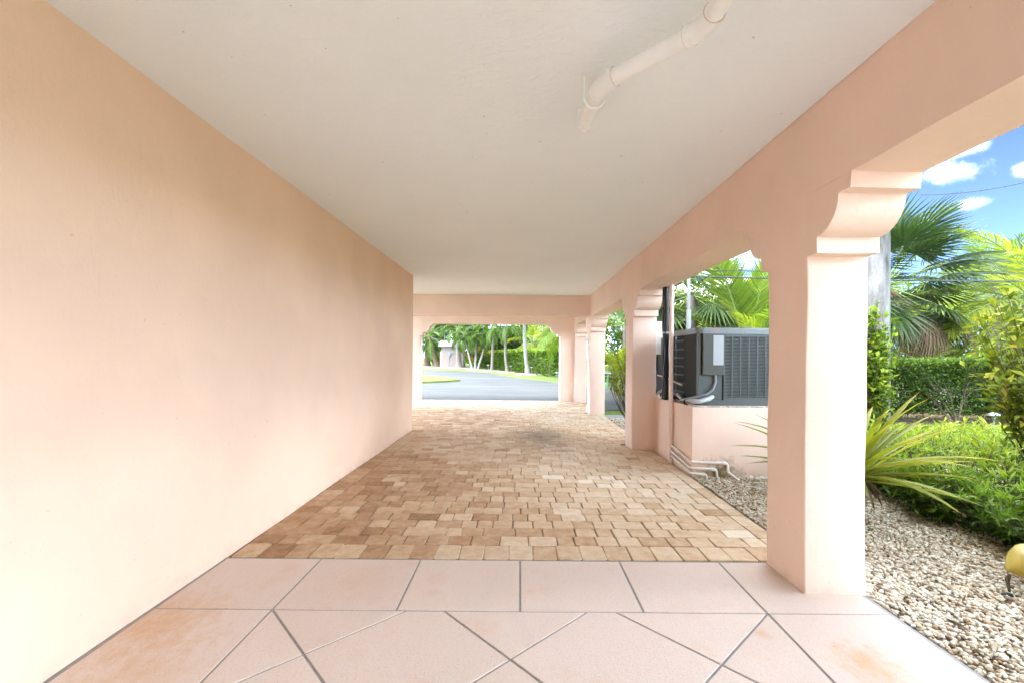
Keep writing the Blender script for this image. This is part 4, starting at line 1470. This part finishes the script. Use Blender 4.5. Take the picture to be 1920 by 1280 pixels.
# ------------------------------------------------------------------ hedges
def hedge(label, p0, p1, depth, h, mat, n_, leaf, stems, low=1.0, tone=(0.15, 0.95), name='hedge'):
    a, b_ = Vector((*p0, 0)), Vector((*p1, 0))
    d = b_ - a
    ln = d.length
    d = d.normalized()
    nrm = Vector((d.y, -d.x, 0))
    t = thing(name, label, 'hedge', tuple(a.lerp(b_, 0.5)))
    u = rng.uniform(0, ln, n_)
    face = rng.random(n_)
    v = rng.uniform(0, depth, n_)
    z = rng.uniform(0.05, h, n_) ** low * h ** (1 - low)
    topm = face < 0.28
    frm = (face >= 0.28) & (face < 0.78)
    v = np.where(frm, rng.exponential(0.12, n_), v)
    z = np.where(topm, h - rng.exponential(0.045, n_), z)
    waves = 0.05 * np.sin(u * 2.1) + 0.04 * np.sin(u * 5.3 + z * 4)
    v = np.clip(v + waves * (v < depth * 0.4), -0.06, depth)
    z = np.clip(z + 0.02 * np.sin(u * 3.7), 0.03, h + 0.05)
    P = np.array(a)[None] + np.outer(u, np.array(d)) + np.outer(v, -np.array(nrm)) + np.outer(z, np.array([0, 0, 1.0]))
    D = rand_dirs(n_) + np.where(topm[:, None], np.array([[0, 0, 0.9]]), np.array(nrm)[None] * 0.9 + np.array([[0, 0, 0.2]]))
    tn = rng.uniform(*tone, n_) * np.where(topm, 1.0, 0.72) + np.where(topm, 0.15, 0)  # top leaves lighter, all others darker
    g = G()
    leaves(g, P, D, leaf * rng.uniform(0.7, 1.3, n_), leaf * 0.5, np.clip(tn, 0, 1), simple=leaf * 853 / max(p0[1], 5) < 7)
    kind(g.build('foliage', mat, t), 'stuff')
    g = G()
    for i in range(stems):
        q = a + d * (ln * (i + random.uniform(0.2, 0.8)) / stems) - nrm * depth * random.uniform(0.35, 0.6)
        for k in range(5):
            e = q + d * random.uniform(-0.55, 0.55) - nrm * random.uniform(-depth * 0.4, depth * 0.35) + Vector((0, 0, h * random.uniform(0.6, 0.92)))
            m_ = q.lerp(e, 0.45) + Vector((random.uniform(-.1, .1), random.uniform(-.1, .1), 0.05))
            s_ = random.uniform(0.014, 0.038)
            g.tube([q + Vector((random.uniform(-.06, .06), 0, -0.08)), m_, e], [s_, s_ * 0.7, 0.006], 6)
            for kk in range(3):
                e2 = m_.lerp(e, random.random()) + Vector((random.uniform(-.35, .35), random.uniform(-.3, .2), random.uniform(0.05, 0.3)))
                g.tube([m_, e2], [s_ * 0.4, 0.004], 4)
    kind(g.build('stems', M['bark'], t), 'stuff')
    return t


hedge('clipped dark hedge with bare stems showing low, behind the garden bed', (14.5, 10.2), (5.6, 10.2), 1.15, 1.29, M['leaf_mid'], 60000, 0.07, 6, low=0.8, tone=(0.03, 0.7))
hedge('long clipped bright green hedge along the far side of the drive', (3.2, 30.0), (-5.0, 58.0), 1.4, 1.72, M['leaf_bright'], 30000, 0.2, 8, tone=(0.0, 0.85))
hedge('short dark hedge beyond the drive, seen between the pillars', (9.5, 21.5), (3.6, 22.5), 1.0, 1.3, M['leaf_dark'], 9000, 0.14, 5)
# low sprigs at the foot of the clipped hedge
for i, (x, y, r_) in enumerate(((10.45, 10.0, 0.3), (7.6, 9.9, 0.2))):
    tree(('low leafy sucker at the foot of the clipped hedge, right of its bare stems', 'small leafy sucker at the foot of the clipped hedge beside the pole')[i], None, x, y, 0.55, r_, 0.05, M['leaf_mid'], 500, 0.08, (0.3, 0.8), 'shrub', 'shrub', 8, 0.02)


# ------------------------------------------------------------------ garden bed on the right
g = G()
ns_ = 2100
sx = rng.uniform(3.45, 8.6, ns_)
sy = rng.uniform(1.4, 5.35, ns_)
edge = 3.5 + 0.07 * np.sin(sy * 3.1) + 0.05 * np.sin(sy * 7.7)
near = rng.random(ns_) < 0.42
sx = np.where(near, edge + rng.exponential(0.28, ns_), np.maximum(sx, edge))
H = np.clip(0.27 + 0.28 * np.clip((sx - edge) / 0.5, 0, 1) + rng.normal(size=ns_) * 0.06, 0.15, 0.8)
for i in range(ns_):
    b_ = Vector((sx[i], sy[i], -0.05))
    lean = Vector((rng.normal() * 0.12 - (0.16 if sx[i] < edge[i] + 0.3 else 0), rng.normal() * 0.12, 0))
    e = b_ + Vector((0, 0, H[i])) + lean
    g.tube([b_, b_.lerp(e, 0.5) + lean * -0.15, e], [0.0035, 0.003, 0.0015], 4, 0.5, 1)
    nlv = 21
    tt = np.sort(rng.uniform(0.25, 1.0, nlv))
    tt[-6:] = rng.uniform(0.93, 1.0, 6)
    P = np.array(b_)[None] + np.outer(tt, np.array(e - b_))
    az = rng.uniform(0, 2 * math.pi, nlv)
    el = np.where(tt > 0.9, rng.uniform(0.3, 1.2, nlv), rng.uniform(-0.3, 0.5, nlv))
    D = np.stack([np.cos(az) * np.cos(el), np.sin(az) * np.cos(el), np.sin(el)], 1)
    L = rng.uniform(0.07, 0.128, nlv)
    tn = np.clip(0.08 + 0.75 * tt ** 2 * min(1.0, H[i] / 0.6) + rng.normal(size=nlv) * 0.14, 0, 1)  # leaves darker towards the foot of each stem
    tn[rng.random(nlv) < 0.015] = 1.0
    leaves(g, P, D, L, L * 0.17, tn, up=np.tile([[0, 0, 1.0]], (nlv, 1)), droop=0.18)
bed = kind(g.build('shrub_bed', [M['leaf_bright'], M['twig']]), 'stuff')
bed['label'] = 'bright low bed of narrow leaved shrubs beside the gravel'


def strap_leaf(root, c, yaw, pitch, L, w, bend_, tone, tip, mat, name='leaf'):
    n_ = 8
    p = Vector(c)
    pts, wd_ = [], []
    th = R(pitch)
    yw = R(yaw)
    for i in range(n_ + 1):
        u = i / n_
        pts.append(p.copy())
        a = th - R(bend_) * u ** 1.4
        p = p + Vector((math.cos(yw) * math.cos(a), math.sin(yw) * math.cos(a), math.sin(a))) * (L / n_)
        wd_.append(w * (0.75 + 0.5 * math.sin(math.pi * min(1, u * 1.2)) if u < 0.6 else 1.13 * (1 - (u - 0.6) / 0.4) ** 0.8 + 0.02))
    g = G()
    strap(g, pts, wd_, [tone + (tip - tone) * max(0, (i / n_ - 0.72) / 0.28) for i in range(n_ + 1)], nrm=(-math.cos(yw) * math.sin(th) + 1e-3, -math.sin(yw) * math.sin(th), math.cos(th) + 0.02), fold=0.22)
    o = g.build(name, mat, root)
    o.data.polygons.foreach_set('use_smooth', np.ones(len(o.data.polygons), dtype=bool))
    return o


cp = (2.76, 3.80, 0.0)
lily = thing('strap_leaf_plant', 'spiky yellow green strap leaf plant behind the nearest pillar', 'plant', cp)
smooth_angle(G().tube([(2.76, 3.80, -0.06), (2.77, 3.80, 0.2), (2.76, 3.79, 0.36)], [0.09, 0.08, 0.06], 10).build('stem', M['trunk_boot'], lily), 50)
for i in range(56):
    yw = i * 137.5 + random.uniform(-15, 15)
    q = i / 55
    L = random.uniform(0.75, 1.1)
    strap_leaf(lily, (cp[0] + 0.03 * math.cos(R(yw)), cp[1] + 0.03 * math.sin(R(yw)), 0.28 + 0.06 * random.random()), yw, 2 + 62 * q + random.uniform(-8, 8), L * 0.9, random.uniform(0.044, 0.06), random.uniform(8, 42), random.uniform(0.55, 0.85), 1.0 if random.random() < 0.5 else 0.7, M['leaf_yellow'])
for yw, pt, L, bd in ((2, 6, 1.2, 4), (-12, 14, 0.95, 6), (20, 2, 0.9, 14), (165, 20, 1.05, 30), (196, 2, 0.85, 30), (40, 42, 0.95, 20), (15, 30, 1.0, 15), (60, 55, 1.0, 30)):
    strap_leaf(lily, (cp[0], cp[1], 0.36), yw, pt, L * 0.93, 0.055, bd, random.uniform(0.6, 0.85), 1.0, M['leaf_yellow'])
for i in range(16):
    yw = i * 360 / 16 + random.uniform(-10, 10)
    strap_leaf(lily, (cp[0] + 0.05 * math.cos(R(yw)), cp[1] + 0.05 * math.sin(R(yw)), 0.34), yw, random.uniform(-62, -30), random.uniform(0.28, 0.38), random.uniform(0.03, 0.042), random.uniform(25, 50), random.uniform(0.2, 0.8), 0.6, M['leaf_brown'], 'dry_leaf')


def bush(label, c, rad, n_tw, per, leaf, mat, wfrac=0.42, tone=(0.2, 0.9), name='shrub', base=None, bias=(0, 0, 0), z0=-0.05, red=0.0):
    """Leafy shrub: main branches from the base, twigs, and leaves along each twig."""
    base = base or (c[0], c[1])
    t = thing(name, label, 'shrub', (base[0], base[1], 0))
    g, gl = G(), G()
    b_ = Vector((base[0], base[1], z0))
    for i in range(n_tw):
        d = rand_dirs(1)[0] * np.array(rad)
        d = d * random.uniform(0.55, 1.0) + np.array(bias) * random.random()
        e = Vector(c) + Vector(d)
        e.z = max(e.z, 0.1)
        m_ = b_.lerp(e, 0.55) + Vector((random.gauss(0, 0.06), random.gauss(0, 0.06), 0.08))
        g.tube([b_ + Vector((random.gauss(0, 0.03), random.gauss(0, 0.03), 0)), b_.lerp(m_, 0.5) + Vector((random.gauss(0, 0.03), random.gauss(0, 0.03), 0.0)), m_, e], [0.011, 0.008, 0.005, 0.002], 5)
        tt = rng.uniform(0.45, 1.0, per)
        P = np.array(m_)[None] + np.outer((tt - 0.45) / 0.55, np.array(e - m_)) + rng.normal(size=(per, 3)) * 0.018
        D = rand_dirs(per) + np.array((e - m_).normalized())[None] * 0.7 + np.array([[0, 0, 0.1]])
        tn = np.clip(rng.uniform(*tone, per), 0, 1)
        if red:
            tn = np.where(rng.random(per) < red, rng.uniform(0.9, 1.0, per), tn)
        L = leaf * rng.uniform(0.65, 1.25, per)
        leaves(gl, P, D, L, L * wfrac, tn, up=np.tile([[0, 0, 1.0]], (per, 1)), fold=0.14, droop=0.16)
    g.build('branches', M['twig'], t)
    kind(gl.build('foliage', mat, t), 'stuff')
    return t


bush('shrub with yellowing and reddish leaves overhanging the bed at the right', (4.35, 3.62, 1.42), (0.66, 0.6, 0.66), 100, 26, 0.1, M['leaf_yellow'], base=(4.5, 3.7), tone=(0.1, 0.7), red=0.08)
bush('bright leafy climber growing up in front of the weathered pole', (4.62, 5.95, 1.1), (0.27, 0.24, 1.0), 130, 24, 0.085, M['leaf_bright'], 0.62, base=(4.62, 6.0), tone=(0.15, 0.95), name='climbing_plant')
bush('thin yellow green shrub beyond the second pillar', (2.02, 9.25, 1.05), (0.26, 0.4, 0.62), 30, 18, 0.085, M['leaf_yellow'], 0.4, base=(2.25, 9.3), tone=(0.2, 0.85))

# ------------------------------------------------------------------ utility pole, wires, mast
pole = thing('utility_pole', 'weathered round concrete utility pole behind the nearest pillar', 'utility pole', (5.04, 6.5, 0))
g = G()
n_ = 24
g.tube([(5.04, 6.5, -0.08 + i * 7.6 / n_) for i in range(n_ + 1)], [0.205 - 0.05 * i / n_ for i in range(n_ + 1)], 20)
smooth_angle(g.build('shaft', M['pole'], pole), 60)
G().tube([(5.04 + 0.19 * math.cos(a), 6.5 + 0.19 * math.sin(a), 6.9) for a in [i * math.pi / 8 for i in range(17)]], 0.02, 6).build('band', M['steel'], pole)


def wire(label, pts, r_=0.012):
    out = []
    for (a, b_) in zip(pts[:-1], pts[1:]):
        a, b_ = Vector(a), Vector(b_)
        for i in range(16):
            u = i / 16
            out.append(a.lerp(b_, u) - Vector((0, 0, 0.3 * 4 * u * (1 - u))))
    out.append(Vector(pts[-1]))
    tag(G().tube(out, r_, 5).build('power_line', M['dark_wire']), label, 'power line', 'overhead wires')


mast = thing('mast', 'slim grey service mast behind the farther air conditioner', 'mast', (3.55, 9.6, 0))
smooth_angle(G().tube([(3.55, 9.6, -0.08), (3.55, 9.6, 2.3)], 0.05, 10).build('pipe', M['conduit'], mast))
smooth_angle(G().tube([(3.55, 9.6, 2.3), (3.55, 9.6, 3.15)], 0.032, 10).build('upper_pipe', M['steel'], mast))
g = G().box(3.5, 3.66, 9.55, 9.65, 2.98, 3.06)
g.build('clamp', M['black'], mast)
end_pole = thing('utility_pole', 'distant utility pole at the far right carrying the wires', 'utility pole', (30, 10.5, 0))
smooth_angle(G().tube([(30, 10.5, -0.08), (30, 10.5, 7.2)], [0.2, 0.15], 12).build('shaft', M['pole'], end_pole))
wire('lower black wire from the mast, level across the palms', [(3.6, 9.6, 3.0), (30, 10.5, 3.9)], 0.016)
wire('upper grey wire from the mast, level across the palms', [(3.6, 9.6, 3.14), (30, 10.5, 4.15)], 0.009)
wire('thin wire slanting up across the sky to the right edge', [(11.9, 13.6, 6.2), (14.9, 11.0, 6.5), (24, 4, 7.4)], 0.012)

# ------------------------------------------------------------------ kayak
kx = thing('kayak', 'end of a worn yellow kayak with a black carry toggle on the gravel', 'kayak', (2.8, 2.58, 0))
ax = Vector((0.93, -0.33, 0.0)).normalized()
sd_ = Vector((-ax.y, ax.x, 0))
org = Vector((2.79, 2.60, 0))
rings = []
ns2, nr = 60, 26
v = []
Lk = 2.9
for i in range(ns2 + 1):
    u = i / ns2
    s = Lk * u
    e = min(1.0, (4 * u * (1 - u)) ** 0.5) if 0 < u < 1 else 0.0
    hw = 0.36 * (1 - abs(2 * u - 1) ** 2.2) ** 0.75 if 0 < u < 1 else 0.0
    tipb = min(1, s / 0.10) ** 0.5 if s < 0.10 else 1
    hw = max(0.02, hw * 0.72 + 0.105 * (min(1, s / 0.16) ** 0.5 if s < 0.16 else 1) * (1 if u < 0.97 else 0.3))
    zlo = 0.0 + 0.10 * max(0, 1 - s / 0.5) ** 2 + 0.10 * max(0, 1 - (Lk - s) / 0.5) ** 2
    zhi = 0.115 + 0.125 * tipb + 0.02 * math.sin(u * 9)
    if u >= 1:
        zhi = zlo + 0.06
    for j in range(nr):
        a = 2 * math.pi * j / nr
        ca, sa = math.cos(a), math.sin(a)
        px = hw * math.copysign(abs(ca) ** 0.8, ca)
        pz = (zlo + zhi) / 2 + (zhi - zlo) / 2 * math.copysign(abs(sa) ** 0.8, sa)
        v.append(org + ax * s + sd_ * px + Vector((0, 0, pz)))
f = []
for i in range(ns2):
    for j in range(nr):
        f.append((i * nr + j, i * nr + (j + 1) % nr, (i + 1) * nr + (j + 1) % nr, (i + 1) * nr + j))
f += [tuple(range(nr)), tuple(range(ns2 * nr, (ns2 + 1) * nr))[::-1]]
g = G()
g.add([tuple(q) for q in v], [q[::-1] for q in f])
hull = smooth_angle(g.build('hull', M['kayak'], kx), 60)
g = G()
pts = [org + ax * (0.03 + Lk * 0.96 * i / 20) + sd_ * (0.36 * 0.8 * (1 - abs(2 * max(0.001, i / 20) - 1) ** 2.2) ** 0.75 + 0.055) * s_ + Vector((0, 0, 0.10)) for s_ in (1,) for i in range(1, 20)]
g.tube(pts, 0.008, 6)
pts2 = [org + ax * (0.03 + Lk * 0.96 * i / 20) - sd_ * (0.36 * 0.8 * (1 - abs(2 * i / 20 - 1) ** 2.2) ** 0.75 + 0.055) + Vector((0, 0, 0.10)) for i in range(1, 20)]
g.tube(pts2, 0.008, 6)
g.build('seam_rib', M['kayak'], kx)
tp_ = org + Vector((-0.0, 0.0, 0.075))
g = G().tube([tp_ + Vector((0.02, 0, 0.0)), tp_ + Vector((-0.025, -0.02, -0.01)), tp_ + Vector((-0.04, -0.05, -0.055)), tp_ + Vector((-0.02, -0.035, -0.075)), tp_ + Vector((0.0, -0.01, -0.03)), tp_ + Vector((0.02, 0, 0.0))], 0.006, 6)
g.build('cord', M['twig'], kx)
g = G().tube([tp_ + Vector((-0.078, -0.05, -0.092)), tp_ + Vector((-0.07, -0.05, -0.09)), tp_ + Vector((-0.05, -0.05, -0.088)), tp_ + Vector((-0.028, -0.052, -0.09)), tp_ + Vector((-0.02, -0.052, -0.091))], [0.006, 0.013, 0.015, 0.013, 0.006], 10)
smooth_angle(g.build('toggle', M['black'], kx), 60)

# ------------------------------------------------------------------ shed, lamps, boards
shed = thing('shed', 'small pink utility shed with a white gable roof beyond the drive', 'shed', (-7.35, 51, 0))
x0, x1, y0, y1, he = -8.65, -6.25, 50.0, 52.2, 2.3
G().box(x0, x1, y0, y1, -0.08, he).build('wall', M['shed_wall'], shed)
g = G()
ym = (y0 + y1) / 2
for (ya, za, yb, zb) in ((y0 - 0.25, he - 0.05, ym, he + 0.55), (y1 + 0.25, he - 0.05, ym, he + 0.55)):
    g.add([(x0 - 0.3, ya, za), (x1 + 0.3, ya, za), (x1 + 0.3, yb, zb), (x0 - 0.3, yb, zb), (x0 - 0.3, ya, za + 0.09), (x1 + 0.3, ya, za + 0.09), (x1 + 0.3, yb, zb + 0.09), (x0 - 0.3, yb, zb + 0.09)],
          [(0, 3, 2, 1), (4, 5, 6, 7), (0, 1, 5, 4), (1, 2, 6, 5), (2, 3, 7, 6), (3, 0, 4, 7)])
rf = g.build('roof', M['roof_white'], shed)
g = G()
for i in range(11):
    xx = x0 - 0.28 + i * (x1 - x0 + 0.56) / 10
    g.tube([(xx, y0 - 0.26, he + 0.05), (xx, ym, he + 0.65)], 0.02, 4)
g.build('roof_seam', M['roof_white'], rf)
g = G()
g.add([(x0 + 0.002, y0, he), (x0 + 0.002, y1, he), (x0 + 0.002, ym, he + 0.52), (x1 - 0.002, y0, he), (x1 - 0.002, y1, he), (x1 - 0.002, ym, he + 0.52)], [(0, 2, 1), (3, 4, 5)])
g.build('gable', M['white_paint'], shed)
mb = G().box(x0 + 0.75, x0 + 1.02, y0 - 0.14, y0 - 0.002, 1.25, 1.65).build('meter_box', M['conduit'], shed)
g = G().tube([(x0 + 0.95, y0 - 0.05, 1.1), (x0 + 1.2, y0 - 0.05, 1.55), (x0 + 2.2, y0 - 0.05, 1.56)], 0.03, 6)
g.tube([(x0 + 0.88, y0 - 0.05, 1.25), (x0 + 0.88, y0 - 0.05, 0.0)], 0.02, 6)
g.build('conduit', M['lamp_black'], shed)
g = G().box(x0 - 0.12, x0 - 0.002, y0 + 0.1, y0 + 0.5, 0.1, 1.7)
g.build('side_cabinet', M['white_paint'], shed)
g = G().tube([(x0 + 0.25, y0 + 0.6, he + 0.3), (x0 + 0.25, y0 + 0.6, he + 1.15)], 0.03, 6)
g.tube([(x0 + 0.4, y0 + 0.6, he + 0.35), (x0 + 1.0, y0 + 0.6, he + 1.7)], 0.02, 6)
g.build('antenna', M['conduit'], shed)


def rock_ring(label, x, y, r_):
    g = G()
    pts = [(x + r_ * (1 + 0.15 * math.sin(3 * a + x)) * math.cos(a), y + r_ * 0.9 * math.sin(a)) for a in [i * math.pi / 9 for i in range(18)]]
    k = len(pts)
    g.add([(px, py, -0.075) for px, py in pts] + [((px - x) * 0.85 + x, (py - y) * 0.85 + y, 0.01) for px, py in pts], [tuple(range(k, 2 * k))] + [(i, (i + 1) % k, k + (i + 1) % k, k + i) for i in range(k)])
    kind(g.build('planting_ring', M['shell']), 'structure')


for (x, y, r_) in ((-6.5, 48.6, 1.6), (-4.2, 43, 1.0), (-2.5, 40.6, 0.85), (-1.02, 37.8, 0.8), (0.6, 33.6, 1.0), (-8.6, 50, 1.9), (-10.6, 54.5, 2.2), (-6.2, 29.6, 0.5)):
    rock_ring('', x, y, r_)


def path_light(label, x, y, h=0.42, s=1.0):
    t = thing('path_light', label, 'path light', (x, y, -0.07), 'garden path lights')
    smooth_angle(G().tube([(x, y, -0.09), (x, y, h - 0.05)], 0.014 * s, 8).build('stem', M['lamp_black'], t))
    smooth_angle(G().tube([(x, y, h - 0.08), (x, y, h - 0.02)], 0.035 * s, 10).build('lens', M['insul'], t))
    smooth_angle(G().tube([(x, y, h - 0.03), (x, y, h), (x, y, h + 0.03)], [0.13 * s, 0.11 * s, 0.02], 12).build('hood', M['lamp_black'], t), 20)


path_light('path light by the clipped hedge near the right shrub', 8.55, 8.2, 0.34, 0.7)
path_light('path light beside the palm with the kinked trunk', -0.72, 37.4, 0.5, 1.2)
path_light('path light beside the pale leaning palm', 0.86, 33.2, 0.5, 1.2)
path_light('path light at the right end of the far hedge', 2.06, 25.2, 0.42, 1.0)
path_light('path light beside the slim upright palm', -2.8, 40.2, 0.5, 1.2)

bd = thing('notice_board', 'small white board showing above the far hedge', 'board', (-0.35, 46.5, 0))
G().box(-0.62, -0.08, 46.5, 46.56, 1.55, 2.05).build('panel', M['paper'], bd)
G().tube([(-0.35, 46.59, -0.08), (-0.35, 46.59, 1.9)], 0.03, 6).build('post', M['white_paint'], bd)
mbx = thing('mailbox', 'white mailbox on a green post beyond the second pillar', 'mailbox', (3.95, 20.4, 0))
G().prism(rrect(3.78, 4.12, 0.55, 0.95, 0.1, 4), 'y', 20.2, 20.6).build('box', M['paper'], mbx)
G().tube([(3.95, 20.4, -0.08), (3.95, 20.4, 0.55)], 0.05, 6).build('post', M['green_plastic'], mbx)

# ------------------------------------------------------------------ small loose things
nl_ = 420
ly = rng.uniform(2.2, 5.2, nl_)
lx = 3.46 + 0.07 * np.sin(ly * 3.1) - rng.exponential(0.07, nl_)
g = G()
leaves(g, np.stack([lx, ly, rng.uniform(-0.012, 0.0, nl_)], 1), np.stack([rng.normal(size=nl_), rng.normal(size=nl_), rng.normal(size=nl_) * 0.15], 1), rng.uniform(0.02, 0.06, nl_), rng.uniform(0.006, 0.014, nl_), rng.uniform(0, 0.8, nl_), up=np.tile([[0, 0, 1.0]], (nl_, 1)))
kind(g.build('litter', M['leaf_brown']), 'stuff')

for i, (x, y, a, lb) in enumerate(((2.36, 2.42, 0.4, 'dry curled leaf lying upright among the pebbles'), (2.15, 2.2, 2.0, 'small dark leaf on the pebbles near the tile edge'), (2.9, 3.0, 1.1, 'brown leaf on the pebbles by the kayak'))):
    g = G()
    P = np.array([[x, y, 0.006]])
    leaves(g, P, np.array([[math.cos(a), math.sin(a), 0.35 if i == 0 else 0.08]]), 0.07, 0.018, np.array([0.8 if i == 0 else 0.2]), fold=0.4, droop=-0.2)
    tag(g.build('fallen_leaf', M['leaf_brown']), lb, 'leaf')
g = G()
P = np.array([[2.50, 4.90, 0.012], [2.56, 4.88, 0.01], [2.62, 4.9, 0.014]])
for i, lb in enumerate(('leftmost of three larger white stones by the plinth', 'middle of three larger white stones by the plinth', 'rightmost of three larger white stones by the plinth')):
    g = G()
    pebbles(g, P[i:i + 1], np.array([0.03]), ICO2_V, ICO2_F)
    g.T = [np.full(len(g.V[0]), 0.95, dtype=np.float32)]
    tag(g.build('stone', M['pebble'], smooth=True), lb, 'stone', 'larger stones by the plinth')
